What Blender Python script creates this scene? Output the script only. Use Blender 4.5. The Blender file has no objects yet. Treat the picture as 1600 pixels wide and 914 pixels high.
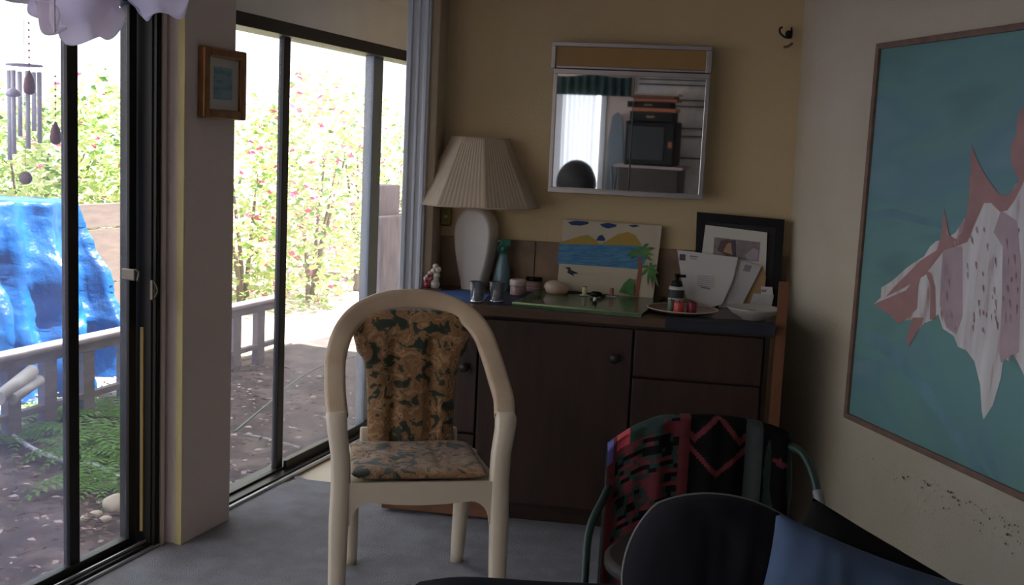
import bpy, bmesh, math, random
from mathutils import Vector, Matrix, noise
random.seed(7)
C = bpy.context.scene.collection
R_ = math.radians

# ------------------------------------------------------------------ camera
FPX, PITCH, ROLL, EYE = 1720.0, R_(7.45), R_(2.7), 1.48
FW = Vector((0, math.cos(PITCH), -math.sin(PITCH)))
_u = Vector((0, math.sin(PITCH), math.cos(PITCH)))
_r = Vector((1, 0, 0))
RT = _r * math.cos(ROLL) + _u * math.sin(ROLL)
UP = -_r * math.sin(ROLL) + _u * math.cos(ROLL)
O = Vector((0, 0, EYE))
cam_d = bpy.data.cameras.new('camera')
cam = bpy.data.objects.new('camera', cam_d)
C.objects.link(cam)
M = Matrix((RT, UP, -FW)).transposed().to_4x4()
M.translation = O
cam.matrix_world = M
cam_d.sensor_width = 36
cam_d.lens = FPX * 36 / 1600
cam_d.clip_start = 0.05
bpy.context.scene.camera = cam

# ------------------------------------------------------------------ view, world, sun, lights
vs = bpy.context.scene.view_settings
vs.view_transform = 'Standard'
vs.look = 'None'
vs.gamma = 1
vs.use_curve_mapping = False
vs.exposure = -0.2
SKY_STRENGTH = 3.2
SUN_STRENGTH = 52.0
w = bpy.data.worlds.new('sky')
bpy.context.scene.world = w
w.use_nodes = True
wn = w.node_tree
wn.nodes['Background'].inputs[0].default_value = (0.93, 0.96, 1.0, 1)
wn.nodes['Background'].inputs[1].default_value = SKY_STRENGTH

# ------------------------------------------------------------------ frames of the three walls
aL, aB, aR = R_(18.5), R_(8.5), R_(14)
Ls = Vector((math.sin(aL), math.cos(aL), 0)); Lo = Vector((-Ls.y, Ls.x, 0))      # along / outward
Ba = Vector((math.cos(aB), -math.sin(aB), 0)); Bd = Vector((-Ba.y, Ba.x, 0))     # right / away
Ru = Vector((math.sin(aR), -math.cos(aR), 0)); Rv = Vector((-Ru.y, Ru.x, 0))     # towards camera / outward
R0 = Ba * 0.485 + Bd * 4.75

sun_d = bpy.data.lights.new('sun', 'SUN')
sun_d.energy = SUN_STRENGTH
sun_d.angle = R_(0.6)
sun_d.color = (1.0, 0.95, 0.86)
sun = bpy.data.objects.new('sun', sun_d)
C.objects.link(sun)
to_sun = -Lo * math.cos(R_(64)) + Vector((0, 0, math.sin(R_(64)))) + Ls * 0.42
sun.rotation_euler = to_sun.to_track_quat('Z', 'Y').to_euler()

def frame(x, y, z, org=Vector((0, 0, 0))):
    m = Matrix((x, y, z)).transposed().to_4x4(); m.translation = org
    return m
Z = Vector((0, 0, 1))
FL = frame(Ls, Lo, Z); FB = frame(Ba, Bd, Z); FR = frame(Ru, Rv, Z, R0); FI = Matrix.Identity(4)

def ray(px, py): return FW * FPX + RT * (px - 800) - UP * (py - 457)
def onz(px, py, z=0.0):
    d = ray(px, py); return O + d * ((z - EYE) / d.z)
def onp(px, py, P, n):
    d = ray(px, py); return O + d * ((P - O).dot(n) / d.dot(n))
def onL(px, py, o): return onp(px, py, Lo * o, Lo)
def onB(px, py, d): return onp(px, py, Bd * d, Bd)
def onR(px, py, v): return onp(px, py, R0 + Rv * v, Rv)

# ------------------------------------------------------------------ materials
MATS = {}
def mat(name, col, rough=0.6, metal=0.0, var=0.0, vscale=8.0, bump=0.0, bscale=60.0, trans=0.0, col2=None, sheen=0.0, spec=0.5, coat=0.0, stretch=None):
    if name in MATS: return MATS[name]
    m = bpy.data.materials.new(name); m.use_nodes = True
    nt = m.node_tree; b = nt.nodes['Principled BSDF']
    b.inputs['Base Color'].default_value = (*col, 1); b.inputs['Roughness'].default_value = rough
    b.inputs['Metallic'].default_value = metal
    b.inputs['Specular IOR Level'].default_value = spec
    b.inputs['Coat Weight'].default_value = coat
    if sheen: b.inputs['Sheen Weight'].default_value = sheen
    tc = nt.nodes.new('ShaderNodeTexCoord')
    src = tc.outputs['Object']
    if stretch:
        mp = nt.nodes.new('ShaderNodeMapping'); mp.inputs['Scale'].default_value = stretch
        nt.links.new(src, mp.inputs['Vector']); src = mp.outputs['Vector']
    if var or col2:
        n = nt.nodes.new('ShaderNodeTexNoise'); n.inputs['Scale'].default_value = vscale; n.inputs['Detail'].default_value = 5
        nt.links.new(src, n.inputs['Vector'])
        r = nt.nodes.new('ShaderNodeValToRGB')
        c2 = col2 if col2 else tuple(c * (1 - var) for c in col)
        r.color_ramp.elements[0].position = 0.32; r.color_ramp.elements[0].color = (*c2, 1)
        r.color_ramp.elements[1].position = 0.68; r.color_ramp.elements[1].color = (*col, 1)
        nt.links.new(n.outputs['Fac'], r.inputs['Fac']); nt.links.new(r.outputs['Color'], b.inputs['Base Color'])
    if bump:
        n2 = nt.nodes.new('ShaderNodeTexNoise'); n2.inputs['Scale'].default_value = bscale; n2.inputs['Detail'].default_value = 4
        nt.links.new(src, n2.inputs['Vector'])
        bp = nt.nodes.new('ShaderNodeBump'); bp.inputs['Strength'].default_value = bump; bp.inputs['Distance'].default_value = 0.01
        nt.links.new(n2.outputs['Fac'], bp.inputs['Height']); nt.links.new(bp.outputs['Normal'], b.inputs['Normal'])
    if trans:
        t = nt.nodes.new('ShaderNodeBsdfTranslucent'); t.inputs['Color'].default_value = (*col, 1)
        mx = nt.nodes.new('ShaderNodeMixShader'); mx.inputs[0].default_value = trans
        out = nt.nodes['Material Output']
        nt.links.new(b.outputs[0], mx.inputs[1]); nt.links.new(t.outputs[0], mx.inputs[2]); nt.links.new(mx.outputs[0], out.inputs[0])
    MATS[name] = m
    return m

def glass_mat(name, haze, tint=(1, 1, 1), hazecol=(0.8, 0.8, 0.85)):
    m = bpy.data.materials.new(name); m.use_nodes = True
    nt = m.node_tree; nt.nodes.remove(nt.nodes['Principled BSDF']); out = nt.nodes['Material Output']
    t = nt.nodes.new('ShaderNodeBsdfTransparent'); t.inputs[0].default_value = (*tint, 1)
    g = nt.nodes.new('ShaderNodeBsdfGlossy'); g.inputs['Roughness'].default_value = 0.02
    lw = nt.nodes.new('ShaderNodeLayerWeight'); lw.inputs['Blend'].default_value = 0.5
    pw = nt.nodes.new('ShaderNodeMath'); pw.operation = 'POWER'; pw.inputs[1].default_value = 4.0
    fr = nt.nodes.new('ShaderNodeMath'); fr.operation = 'MULTIPLY_ADD'; fr.inputs[1].default_value = 0.5; fr.inputs[2].default_value = 0.02
    nt.links.new(lw.outputs['Facing'], pw.inputs[0]); nt.links.new(pw.outputs[0], fr.inputs[0])
    m1 = nt.nodes.new('ShaderNodeMixShader')
    nt.links.new(fr.outputs[0], m1.inputs[0]); nt.links.new(t.outputs[0], m1.inputs[1]); nt.links.new(g.outputs[0], m1.inputs[2])
    d = nt.nodes.new('ShaderNodeBsdfTranslucent'); d.inputs[0].default_value = (*hazecol, 1)
    d2 = nt.nodes.new('ShaderNodeBsdfDiffuse'); d2.inputs[0].default_value = (*hazecol, 1)
    md = nt.nodes.new('ShaderNodeMixShader'); nt.links.new(d.outputs[0], md.inputs[1]); nt.links.new(d2.outputs[0], md.inputs[2])
    tc = nt.nodes.new('ShaderNodeTexCoord'); n = nt.nodes.new('ShaderNodeTexNoise'); n.inputs['Scale'].default_value = 5; n.inputs['Detail'].default_value = 6
    nt.links.new(tc.outputs['Object'], n.inputs['Vector'])
    mt = nt.nodes.new('ShaderNodeMapRange'); mt.inputs['From Min'].default_value = 0.3; mt.inputs['From Max'].default_value = 0.7
    mt.inputs['To Min'].default_value = haze * 0.6; mt.inputs['To Max'].default_value = haze * 1.4
    nt.links.new(n.outputs['Fac'], mt.inputs['Value'])
    m2 = nt.nodes.new('ShaderNodeMixShader')
    nt.links.new(mt.outputs[0], m2.inputs[0]); nt.links.new(m1.outputs[0], m2.inputs[1]); nt.links.new(md.outputs[0], m2.inputs[2])
    nt.links.new(m2.outputs[0], out.inputs[0])
    MATS[name] = m
    return m

def ramp_mat(name, stops, kind='noise', scale=6.0, rough=0.8, bump=0.0, stretch=None, detail=3, distort=0.0):
    m = bpy.data.materials.new(name); m.use_nodes = True
    nt = m.node_tree; b = nt.nodes['Principled BSDF']; b.inputs['Roughness'].default_value = rough
    tc = nt.nodes.new('ShaderNodeTexCoord'); src = tc.outputs['Object']
    if stretch:
        mp = nt.nodes.new('ShaderNodeMapping'); mp.inputs['Scale'].default_value = stretch
        nt.links.new(src, mp.inputs['Vector']); src = mp.outputs['Vector']
    if kind == 'noise':
        n = nt.nodes.new('ShaderNodeTexNoise'); n.inputs['Scale'].default_value = scale; n.inputs['Detail'].default_value = detail
        n.inputs['Distortion'].default_value = distort
    else:
        n = nt.nodes.new('ShaderNodeTexVoronoi'); n.inputs['Scale'].default_value = scale
    nt.links.new(src, n.inputs['Vector'])
    r = nt.nodes.new('ShaderNodeValToRGB'); e = r.color_ramp.elements
    while len(e) < len(stops): e.new(0.5)
    for i, (p, c) in enumerate(stops): e[i].position = p; e[i].color = (*c, 1)
    nt.links.new(n.outputs[0], r.inputs['Fac']); nt.links.new(r.outputs['Color'], b.inputs['Base Color'])
    if bump:
        bp = nt.nodes.new('ShaderNodeBump'); bp.inputs['Strength'].default_value = bump; bp.inputs['Distance'].default_value = 0.01
        nt.links.new(n.outputs[0], bp.inputs['Height']); nt.links.new(bp.outputs['Normal'], b.inputs['Normal'])
    MATS[name] = m
    return m

plaster = mat('plaster_cream', (0.64, 0.49, 0.28), 0.85, var=0.10, vscale=1.6, bump=0.25, bscale=90)
plaster_w = mat('plaster_white', (0.61, 0.54, 0.42), 0.75, col2=(.50, .43, .30), vscale=1.6, bump=0.25, bscale=80)
plaster_p = mat('plaster_pinkish', (0.72, 0.61, 0.56), 0.85, var=0.08, vscale=2, bump=0.25, bscale=90)
yellow_edge = mat('plaster_edge_yellow', (0.62, 0.52, 0.25), 0.8, var=0.15, vscale=5, bump=0.2)
ceil_m = mat('ceiling_white', (0.75, 0.72, 0.66), 0.9, var=0.05, bump=0.2)
carpet_m = mat('carpet_grey', (0.33, 0.325, 0.36), 1.0, col2=(0.25, 0.24, 0.25), vscale=9, bump=0.9, bscale=260)
tile_m = mat('vinyl_cream', (0.62, 0.52, 0.40), 0.45, var=0.12, vscale=6)
alum_dark = mat('aluminium_bronze', (0.018, 0.016, 0.014), 0.45, 0.3, spec=0.4)
alum_grey = mat('aluminium_grey', (0.22, 0.25, 0.28), 0.45, 0.3)
alum_light = mat('aluminium_bare', (0.55, 0.55, 0.56), 0.35, 0.8)
white_paint = mat('white_gloss_paint', (0.66, 0.68, 0.72), 0.4, var=0.05)
glass_c = glass_mat('window_glass', 0.035)
glass_h = glass_mat('window_glass_dusty', 0.075, hazecol=(0.6, 0.6, 0.8))
glass_b = glass_mat('window_glass_milky', 0.12, hazecol=(0.75, 0.7, 0.7))  # brownish milky reflection put into the haze colour of the glass

# ------------------------------------------------------------------ mesh helpers
def T(fr, p): return fr @ Vector(p)
def box(bm, x0, x1, y0, y1, z0, z1, fr=FI, mi=0, bev=0.0, seg=2):
    vs_ = [bm.verts.new(T(fr, (x, y, z))) for z in (z0, z1) for x, y in ((x0, y0), (x1, y0), (x1, y1), (x0, y1))]
    fs = [(0, 3, 2, 1), (4, 5, 6, 7), (0, 1, 5, 4), (1, 2, 6, 5), (2, 3, 7, 6), (3, 0, 4, 7)]
    faces = [bm.faces.new([vs_[i] for i in f]) for f in fs]
    for f in faces: f.material_index = mi
    if bev:
        es = list({e for f in faces for e in f.edges})
        r = bmesh.ops.bevel(bm, geom=es, offset=bev, segments=seg, affect='EDGES', profile=0.5)
        for f in r['faces']: f.material_index = mi
    return faces
def grid(bm, nu, nv, fn, mi=0, closed_u=False, mfn=None, smooth=True):
    V = [[bm.verts.new(fn(i / nu, j / nv)) for i in range(nu if closed_u else nu + 1)] for j in range(nv + 1)]
    for j in range(nv):
        for i in range(nu):
            i2 = (i + 1) % nu if closed_u else i + 1
            f = bm.faces.new((V[j][i], V[j][i2], V[j + 1][i2], V[j + 1][i]))
            f.smooth = smooth
            f.material_index = mfn((i + .5) / nu, (j + .5) / nv) if mfn else mi
    return V
def lathe(bm, prof, c=(0, 0, 0), seg=28, mi=0, fr=FI, sx=1.0, sy=1.0, cap0=True, cap1=True, wob=None, smooth=True):
    V = []
    for k, (r, z) in enumerate(prof):
        row = []
        for i in range(seg):
            a = 2 * math.pi * i / seg
            rr = r * (wob(a, k) if wob else 1)
            row.append(bm.verts.new(T(fr, (c[0] + rr * math.cos(a) * sx, c[1] + rr * math.sin(a) * sy, c[2] + z))))
        V.append(row)
    for k in range(len(V) - 1):
        for i in range(seg):
            f = bm.faces.new((V[k][i], V[k][(i + 1) % seg], V[k + 1][(i + 1) % seg], V[k + 1][i])); f.smooth = smooth; f.material_index = mi
    if cap0: f = bm.faces.new(V[0][::-1]); f.material_index = mi
    if cap1: f = bm.faces.new(V[-1]); f.material_index = mi
def smooth_path(pts, n=6):
    P = [Vector(p) for p in pts]; out = []
    for i in range(len(P) - 1):
        p0 = P[max(i - 1, 0)]; p1 = P[i]; p2 = P[i + 1]; p3 = P[min(i + 2, len(P) - 1)]
        for k in range(n):
            t = k / n
            out.append(0.5 * ((2 * p1) + (p2 - p0) * t + (2 * p0 - 5 * p1 + 4 * p2 - p3) * t * t + (3 * p1 - p0 - 3 * p2 + p3) * t ** 3))
    out.append(P[-1]); return out
def tube(bm, pts, r, seg=10, mi=0, caps=True, fr=FI):
    P = [T(fr, p) for p in pts]; n = len(P)
    rad = r if callable(r) else (lambda t: r)
    prev = None; rows = []
    for i, p in enumerate(P):
        t = (P[min(i + 1, n - 1)] - P[max(i - 1, 0)]).normalized()
        if prev is None:
            a = Vector((0, 0, 1)) if abs(t.z) < 0.9 else Vector((1, 0, 0))
            u = t.cross(a).normalized()
        else: u = (prev - t * prev.dot(t)).normalized()
        prev = u; v = t.cross(u)
        rr = rad(i / (n - 1))
        rows.append([bm.verts.new(p + u * rr * math.cos(2 * math.pi * k / seg) + v * rr * math.sin(2 * math.pi * k / seg)) for k in range(seg)])
    for i in range(n - 1):
        for k in range(seg):
            f = bm.faces.new((rows[i][k], rows[i][(k + 1) % seg], rows[i + 1][(k + 1) % seg], rows[i + 1][k])); f.smooth = True; f.material_index = mi
    if caps:
        for rw in (rows[0][::-1], rows[-1]): f = bm.faces.new(rw); f.material_index = mi
def prism(bm, pts, depth_vec, mi=0, side_mi=None):
    """pts: 3-D outline; extruded by depth_vec"""
    a = [bm.verts.new(Vector(p)) for p in pts]; b = [bm.verts.new(Vector(p) + depth_vec) for p in pts]
    f = bm.faces.new(a); f.material_index = mi
    f = bm.faces.new(b[::-1]); f.material_index = mi
    n = len(a)
    for i in range(n):
        f = bm.faces.new((a[i], b[i], b[(i + 1) % n], a[(i + 1) % n])); f.material_index = mi if side_mi is None else side_mi
def poly(bm, pts, mi):
    f = bm.faces.new([bm.verts.new(Vector(p)) for p in pts]); f.material_index = mi
def new(): return bmesh.new()

def obj(name, bm, mats, parent=None, loc=None, recenter=True, fix=True):
    """mesh given in world space (no parent) or in the parent's local space"""
    if fix: bmesh.ops.recalc_face_normals(bm, faces=bm.faces)
    me = bpy.data.meshes.new(name)
    if recenter and len(bm.verts):
        xs = [v.co for v in bm.verts]
        c = Vector(((min(v.x for v in xs) + max(v.x for v in xs)) / 2, (min(v.y for v in xs) + max(v.y for v in xs)) / 2, min(v.z for v in xs)))
        bmesh.ops.translate(bm, verts=bm.verts, vec=-c)
    else: c = Vector((0, 0, 0))
    bm.to_mesh(me); bm.free()
    for m in (mats if isinstance(mats, (list, tuple)) else [mats]): me.materials.append(m)
    o = bpy.data.objects.new(name, me); C.objects.link(o)
    o.location = c
    if parent: o.parent = parent
    return o
def settle(o, z=0.866):
    for v in o.data.vertices:
        w_ = v.co.z + o.location.z
        if w_ < z: v.co.z += z - w_
    return o
def tag(o, label, cat, group=None, kind=None):
    o['label'] = label; o['category'] = cat
    if group: o['group'] = group
    if kind: o['kind'] = kind
    return o
def thing(name, label, cat, loc=(0, 0, 0), rotz=0.0, group=None):
    o = bpy.data.objects.new(name, None); C.objects.link(o); o.location = loc; o.rotation_euler = (0, 0, rotz); o.empty_display_size = 0.1
    return tag(o, label, cat, group)
def struct(name, bm, m, parent=None, label=None):
    o = obj(name, bm, m, parent)
    if not parent: o['kind'] = 'structure'
    if label: o['label'] = label
    return o
def dup(root, loc, rotz=None, label=None, group=None):
    r = root.copy(); C.objects.link(r); r.location = loc
    if rotz is not None: r.rotation_euler = (0, 0, rotz)
    if label: r['label'] = label
    if group: r['group'] = group
    for ch in list(root.children):
        c = ch.copy(); C.objects.link(c); c.parent = r
        for g in list(ch.children):
            d = g.copy(); C.objects.link(d); d.parent = c
    return r

# ================================================================== THE SETTING
CEIL = 2.15
bm = new()
prism(bm, [Vector((p.x, p.y, -.008)) for p in (FL @ Vector((-2.3, 2.55, 0)), FL @ Vector((6.7, 2.55, 0)), FB @ Vector((0.9, 6.7, 0)), FB @ Vector((.62, 4.8, 0)), FR @ Vector((7.2, .05, 0)), Vector((-3.0, -2.3, 0)))], Vector((0, 0, -.2)))
struct('floor', bm, tile_m)
# carpet: everything nearer than the cream vinyl strip by the window
bm = new()
pts = [FL @ Vector((-2.3, 2.375, 0)), FL @ Vector((4.07, 2.375, 0)), onz(440, 749, 0), onz(458, 741, 0), onz(480, 749, 0), onz(514, 753, 0), FB @ Vector((-1.15, 4.47, 0)), FB @ Vector((-1.15, 4.74, 0)),
       FB @ Vector((0.49, 4.74, 0)), FR @ Vector((7.0, -0.01, 0)), Vector((-2.9, -2.19, 0))]
pts[2] = FL @ Vector((4.12, 2.33, 0)); 
prism(bm, [Vector((p.x, p.y, 0.0)) for p in pts], Vector((0, 0, -0.007)))
struct('floor_carpet', bm, carpet_m)
bm = new(); box(bm, -2.4, 8.2, -4.5, 3.0, CEIL, CEIL + 0.2, FL); struct('ceiling', bm, ceil_m)

# back wall with the leaning corner, and the short pier at its left end
def corner(z): return FB @ Vector((0.485 - 0.019 * z, 4.75, z))
bm = new()
a0 = FB @ Vector((-1.04, 4.75, 0)); a1 = FB @ Vector((-1.04, 4.75, CEIL))
prism(bm, [a0, corner(0), corner(CEIL), a1], Bd * 0.12)
struct('wall_back', bm, plaster)
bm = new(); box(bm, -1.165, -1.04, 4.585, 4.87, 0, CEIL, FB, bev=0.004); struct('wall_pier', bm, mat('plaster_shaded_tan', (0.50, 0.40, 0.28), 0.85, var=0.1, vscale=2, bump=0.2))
bm = new()
box(bm, -1.172, -1.075, 4.565, 4.585, 0, CEIL, FB, bev=0.004)
box(bm, -1.172, -1.150, 4.552, 4.567, 0, CEIL, FB, bev=0.004)
box(bm, -1.130, -1.118, 4.557, 4.567, 0, CEIL, FB, bev=0.003)
box(bm, -1.100, -1.082, 4.557, 4.567, 0, CEIL, FB, bev=0.004)
struct('trim_1', bm, white_paint, label='bluish white grooved door casing at the left end of the back wall')
# right wall
bm = new()
e0 = FR @ Vector((7.4, 0, 0)); e1 = FR @ Vector((7.4, 0, CEIL))
prism(bm, [corner(0), e0, e1, corner(CEIL)], Rv * 0.15)
struct('wall_right', bm, plaster_w)
# rear wall behind the camera, with a window opening
bm = new()
YR = -2.2
wx0, wx1, wz0, wz1 = -1.66, -1.20, 0.75, 1.95
box(bm, -4.2, wx0, YR - 0.12, YR, 0, CEIL); box(bm, wx1, -0.86, YR - 0.12, YR, 0, CEIL)
box(bm, wx0, wx1, YR - 0.12, YR, 0, wz0); box(bm, wx0, wx1, YR - 0.12, YR, wz1, CEIL)
struct('wall_rear', bm, plaster_p)
bm = new(); box(bm, -0.86, 3.4, YR - 0.12, YR, 0, CEIL)
struct('wall_rear_stone', bm, mat('white_stone', (0.86, 0.84, 0.82), 0.9, var=0.25, vscale=9, bump=1.0, bscale=14))
# alcove behind the back wall
bm = new(); box(bm, -1.34, 0.9, 6.6, 6.72, 0, CEIL, FB); struct('wall_alcove_end', bm, plaster_w)
bm = new(); box(bm, 0.5, 0.62, 4.87, 6.6, 0, CEIL, FB); struct('wall_alcove_side', bm, plaster_w)

# left wall, all glass between the header, the pillar and the sills
HZ = 1.95
bm = new()
box(bm, -2.4, 8.0, 2.385, 2.55, HZ, CEIL, FL)
box(bm, -2.4, -1.9, 2.385, 2.55, 0, HZ, FL)
box(bm, 6.75, 8.0, 2.385, 2.55, 0, HZ, FL)
struct('wall_left', bm, mat('plaster_lit_white', (0.86, 0.83, 0.80), 0.85, var=.04, bump=.2, bscale=90))  # plaster colour lightened to carry the daylight on the header
bm = new(); box(bm, 3.268, 3.575, 2.31, 2.55, 0.0, CEIL, FL, bev=0.003); struct('wall_left_pillar', bm, plaster_p)
bm = new()
box(bm, 3.262, 3.2685, 2.308, 2.337, 0.0, CEIL, FL, bev=0.003)
struct('trim_2', bm, yellow_edge, label='yellowed plaster edge strip on the pillar beside the glass door')
bm = new()
box(bm, 3.232, 3.252, 2.372, 2.55, 0.0, CEIL, FL, bev=0.002)
struct('trim_3', bm, mat('casing_pinkish', (0.60, 0.50, 0.44), 0.6), label='pinkish white casing strip between door jamb and pillar')

def sliding(name, s0, s1, panels, stiles, zt, label_panels):
    """frame ring + stiles as parts of one door"""
    root = thing(name, label_panels, 'sliding door'); root['kind'] = 'structure'
    bm = new()
    box(bm, s0, s1, 2.388, 2.52, zt, HZ, FL, bev=0.002)                        # head
    box(bm, s0, s1, 2.388, 2.52, -0.002, 0.020, FL, bev=0.002)                  # sill
    struct('door_frame', bm, alum_dark, root)
    return root

# door_1 : the near sliding door
d1 = sliding('door_1', -1.9, 3.232, None, None, 1.895, 'bronze aluminium sliding glass door left of the pillar')
bm = new(); box(bm, 3.192, 3.232, 2.388, 2.52, 0.0, 1.90, FL, bev=0.003)
for k in range(3): box(bm, 3.199 + 0.011 * k, 3.204 + 0.011 * k, 2.376, 2.392, 0.0, 1.90, FL)
struct('jamb', bm, alum_dark, d1)
bm = new(); box(bm, 3.186, 3.1925, 2.418, 2.43, 0.06, 0.80, FL, bev=0.001); struct('wood_strip', bm, mat('raw_pine', (0.70, 0.50, 0.18), 0.6), d1)
bm = new(); box(bm, 3.142, 3.180, 2.440, 2.465, 0.02, 1.90, FL, bev=0.003); struct('stile', bm, alum_dark, d1)
bm = new(); box(bm, 2.846, 2.894, 2.442, 2.47, 0.02, 1.90, FL, bev=0.003); struct('stile', bm, alum_dark, d1)
bm = new(); box(bm, 1.42, 1.48, 2.43, 2.475, 0.02, 1.90, FL, bev=0.003); struct('stile', bm, alum_dark, d1)
bm = new(); box(bm, -1.88, 3.136, 2.435, 2.475, 0.018, 0.048, FL, bev=0.003); struct('bottom_rail', bm, alum_dark, d1)
bm = new(); box(bm, -1.88, 3.23, 2.374, 2.387, -0.001, 0.010, FL, bev=0.002); box(bm, -1.88, 3.23, 2.405, 2.410, 0.018, 0.030, FL); struct('track', bm, alum_light, d1)
bm = new(); box(bm, 2.89, 3.14, 2.45, 2.455, 0.045, 1.90, FL); struct('pane', bm, glass_c, d1)
bm = new(); box(bm, 1.48, 2.84, 2.45, 2.455, 0.045, 1.90, FL); struct('pane', bm, glass_h, d1, 'hazy pane left of the black stile')
bm = new(); box(bm, -1.88, 1.43, 2.45, 2.455, 0.045, 1.90, FL); struct('pane', bm, glass_h, d1)  # unseen run of glass, lengthened to bring daylight onto the rear wall
latch_m = mat('latch_brass', (.14, .12, .09), .35, .6)
chrome = mat('chrome', (0.75, 0.75, 0.78), 0.15, 1.0)
bm = new()
p = onL(212, 430, 2.385); s_, z_ = p.dot(Ls), p.z
box(bm, s_ - .006, s_ + .006, 2.385, 2.44, z_ - .02, z_ + .02, FL, bev=.004)
tube(bm, smooth_path([(s_, 2.39, z_ + .018), (s_ + .004, 2.375, z_ + .01), (s_, 2.378, z_ - .02)], 4), .004, fr=FL)
struct('latch', bm, latch_m, d1)
bm = new()
p = onL(235, 453, 2.385); s_, z_ = p.dot(Ls), p.z
box(bm, s_ - .004, s_ + .004, 2.372, 2.386, z_ - .035, z_ + .035, FL, bev=.003)
tube(bm, smooth_path([(s_, 2.37, z_ + .03), (s_, 2.355, z_), (s_, 2.37, z_ - .03)], 4), .003, fr=FL)
struct('strike_plate', bm, latch_m, d1)

# door_2 : the far glass doors
d2 = sliding('door_2', 3.58, 6.74, None, None, 1.897, 'bronze framed sliding glass door right of the pillar')
bm = new(); box(bm, 3.58, 3.64, 2.388, 2.52, 0.0, 1.90, FL, bev=0.003); struct('jamb', bm, alum_dark, d2)
bm = new(); box(bm, 6.69, 6.74, 2.388, 2.52, 0.0, 1.90, FL, bev=0.003); struct('jamb', bm, alum_dark, d2)
bm = new(); box(bm, 4.145, 4.196, 2.442, 2.47, 0.02, 1.90, FL, bev=0.003); struct('stile', bm, alum_dark, d2)
bm = new(); box(bm, 4.995, 5.10, 2.44, 2.49, 0.02, 1.90, FL, bev=0.003); struct('stile', bm, alum_grey, d2, 'light grey stile')
bm = new(); box(bm, 3.62, 6.70, 2.435, 2.475, 0.018, 0.030, FL, bev=0.002); box(bm, 4.19, 6.70, 2.42, 2.435, 0.018, 0.06, FL, bev=0.002); struct('bottom_rail', bm, alum_dark, d2)
bm = new(); box(bm, 3.60, 6.70, 2.372, 2.387, -0.001, 0.012, FL, bev=0.002); struct('track', bm, alum_light, d2)
bm = new(); box(bm, 3.63, 4.13, 2.45, 2.455, 0.03, 1.90, FL); struct('pane', bm, glass_c, d2)
bm = new(); box(bm, 4.19, 5.0, 2.45, 2.455, 0.03, 1.90, FL); struct('pane', bm, glass_b, d2, 'middle pane with a milky reflection put in as haze')
bm = new(); box(bm, 5.09, 6.70, 2.45, 2.455, 0.03, 1.90, FL); struct('pane', bm, glass_c, d2)

# roof slab with the eave that shades the near garden
bm = new(); box(bm, -2.6, 8.6, -5.0, 3.02, CEIL + 0.2, CEIL + 0.32, FL); struct('roof', bm, mat('roof_felt', (0.2, 0.18, 0.16), 0.9))
# wooden board behind the worktop
bm = new()
tl = FB @ Vector((0, 0, 0))
for k, (x0, x1) in enumerate([(-1.035, -0.80), (-0.797, -0.615), (-0.612, -0.38), (-0.377, -0.14), (-0.137, 0.06), (0.063, 0.28), (0.283, 0.46)]):
    box(bm, x0, x1, 4.735, 4.752, 0.866, 1.085, FB, bev=0.002)
struct('trim_4', bm, mat('backsplash_tile', (0.30, 0.19, 0.11), 0.5, var=0.4, vscale=9), label='low row of square brown tiles behind the worktop')

# ================================================================== CABINET
wood_d = mat('dark_walnut', (0.038, 0.018, 0.010), 0.42, var=0.45, vscale=5, stretch=(1, 1, 6), bump=0.1, bscale=40)
wood_d2 = mat('dark_walnut_panel', (0.047, 0.022, 0.013), 0.4, var=0.4, vscale=4, stretch=(6, 6, 1), bump=0.1, bscale=40)
wood_r = mat('red_brown_board', (0.24, 0.10, 0.05), 0.5, var=0.3, vscale=6, stretch=(1, 6, 6))
CT = 0.865
cab = thing('cabinet', 'long dark brown wooden cabinet with doors and drawers against the back wall', 'cabinet', FB @ Vector((-0.37, 4.45, 0)), -aB)
def cb(x0, x1, y0, y1, z0, z1, bev=0.003, bm=None):          # cabinet local from B-frame numbers
    b = bm or new(); box(b, x0 + 0.37, x1 + 0.37, y0 - 4.45, y1 - 4.45, z0, z1, bev=bev); return b
b = cb(-1.07, -1.05, 4.21, 4.55, 0.07, 0.83); cb(0.345, 0.365, 4.21, 4.73, 0.07, 0.83, bm=b); cb(-1.03, 0.345, 4.71, 4.73, 0.07, 0.83, bm=b)
cb(-1.05, 0.345, 4.21, 4.54, 0.07, 0.09, bm=b); cb(-1.05, 0.345, 4.215, 4.235, 0.09, 0.83, bm=b)
obj('carcass', b, wood_d, cab)
b = cb(-1.09, 0.38, 4.17, 4.55, 0.83, CT, 0.004); cb(-1.03, 0.38, 4.545, 4.73, 0.83, CT, 0.0, bm=b); obj('worktop', b, mat('worktop_dark', (0.11, 0.060, 0.035), 0.35, var=0.3, vscale=5), cab)
b = cb(-1.12, -0.66, 4.19, 4.24, 0.012, 0.072); obj('plinth_board', b, wood_r, cab, )
b = cb(-1.04, 0.355, 4.25, 4.28, 0.0, 0.075); obj('plinth', b, wood_d, cab)
def front(x0, x1, z0, z1, name, knob=None):
    b = cb(x0, x1, 4.190, 4.213, z0, z1, 0.004)
    f = obj(name, b, wood_d2, cab)
    if knob:
        kb = new()
        lathe(kb, [(0.006, 0), (0.006, 0.012), (0.017, 0.018), (0.019, 0.027), (0.012, 0.034), (0.0, 0.035)], fr=Matrix.Translation((knob[0] + 0.37 - f.location.x, 4.19 - 4.45 - f.location.y, knob[1] - f.location.z)) @ Matrix.Rotation(R_(90), 4, 'X'), seg=18, cap1=False)
        obj('knob', kb, mat('knob_black', (0.02, 0.015, 0.012), 0.4), f)
    return f
front(-0.745, -0.150, 0.085, 0.815, 'door', (-0.215, 0.70))
front(-1.045, -0.752, 0.355, 0.815, 'door', (-0.80, 0.62))
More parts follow.
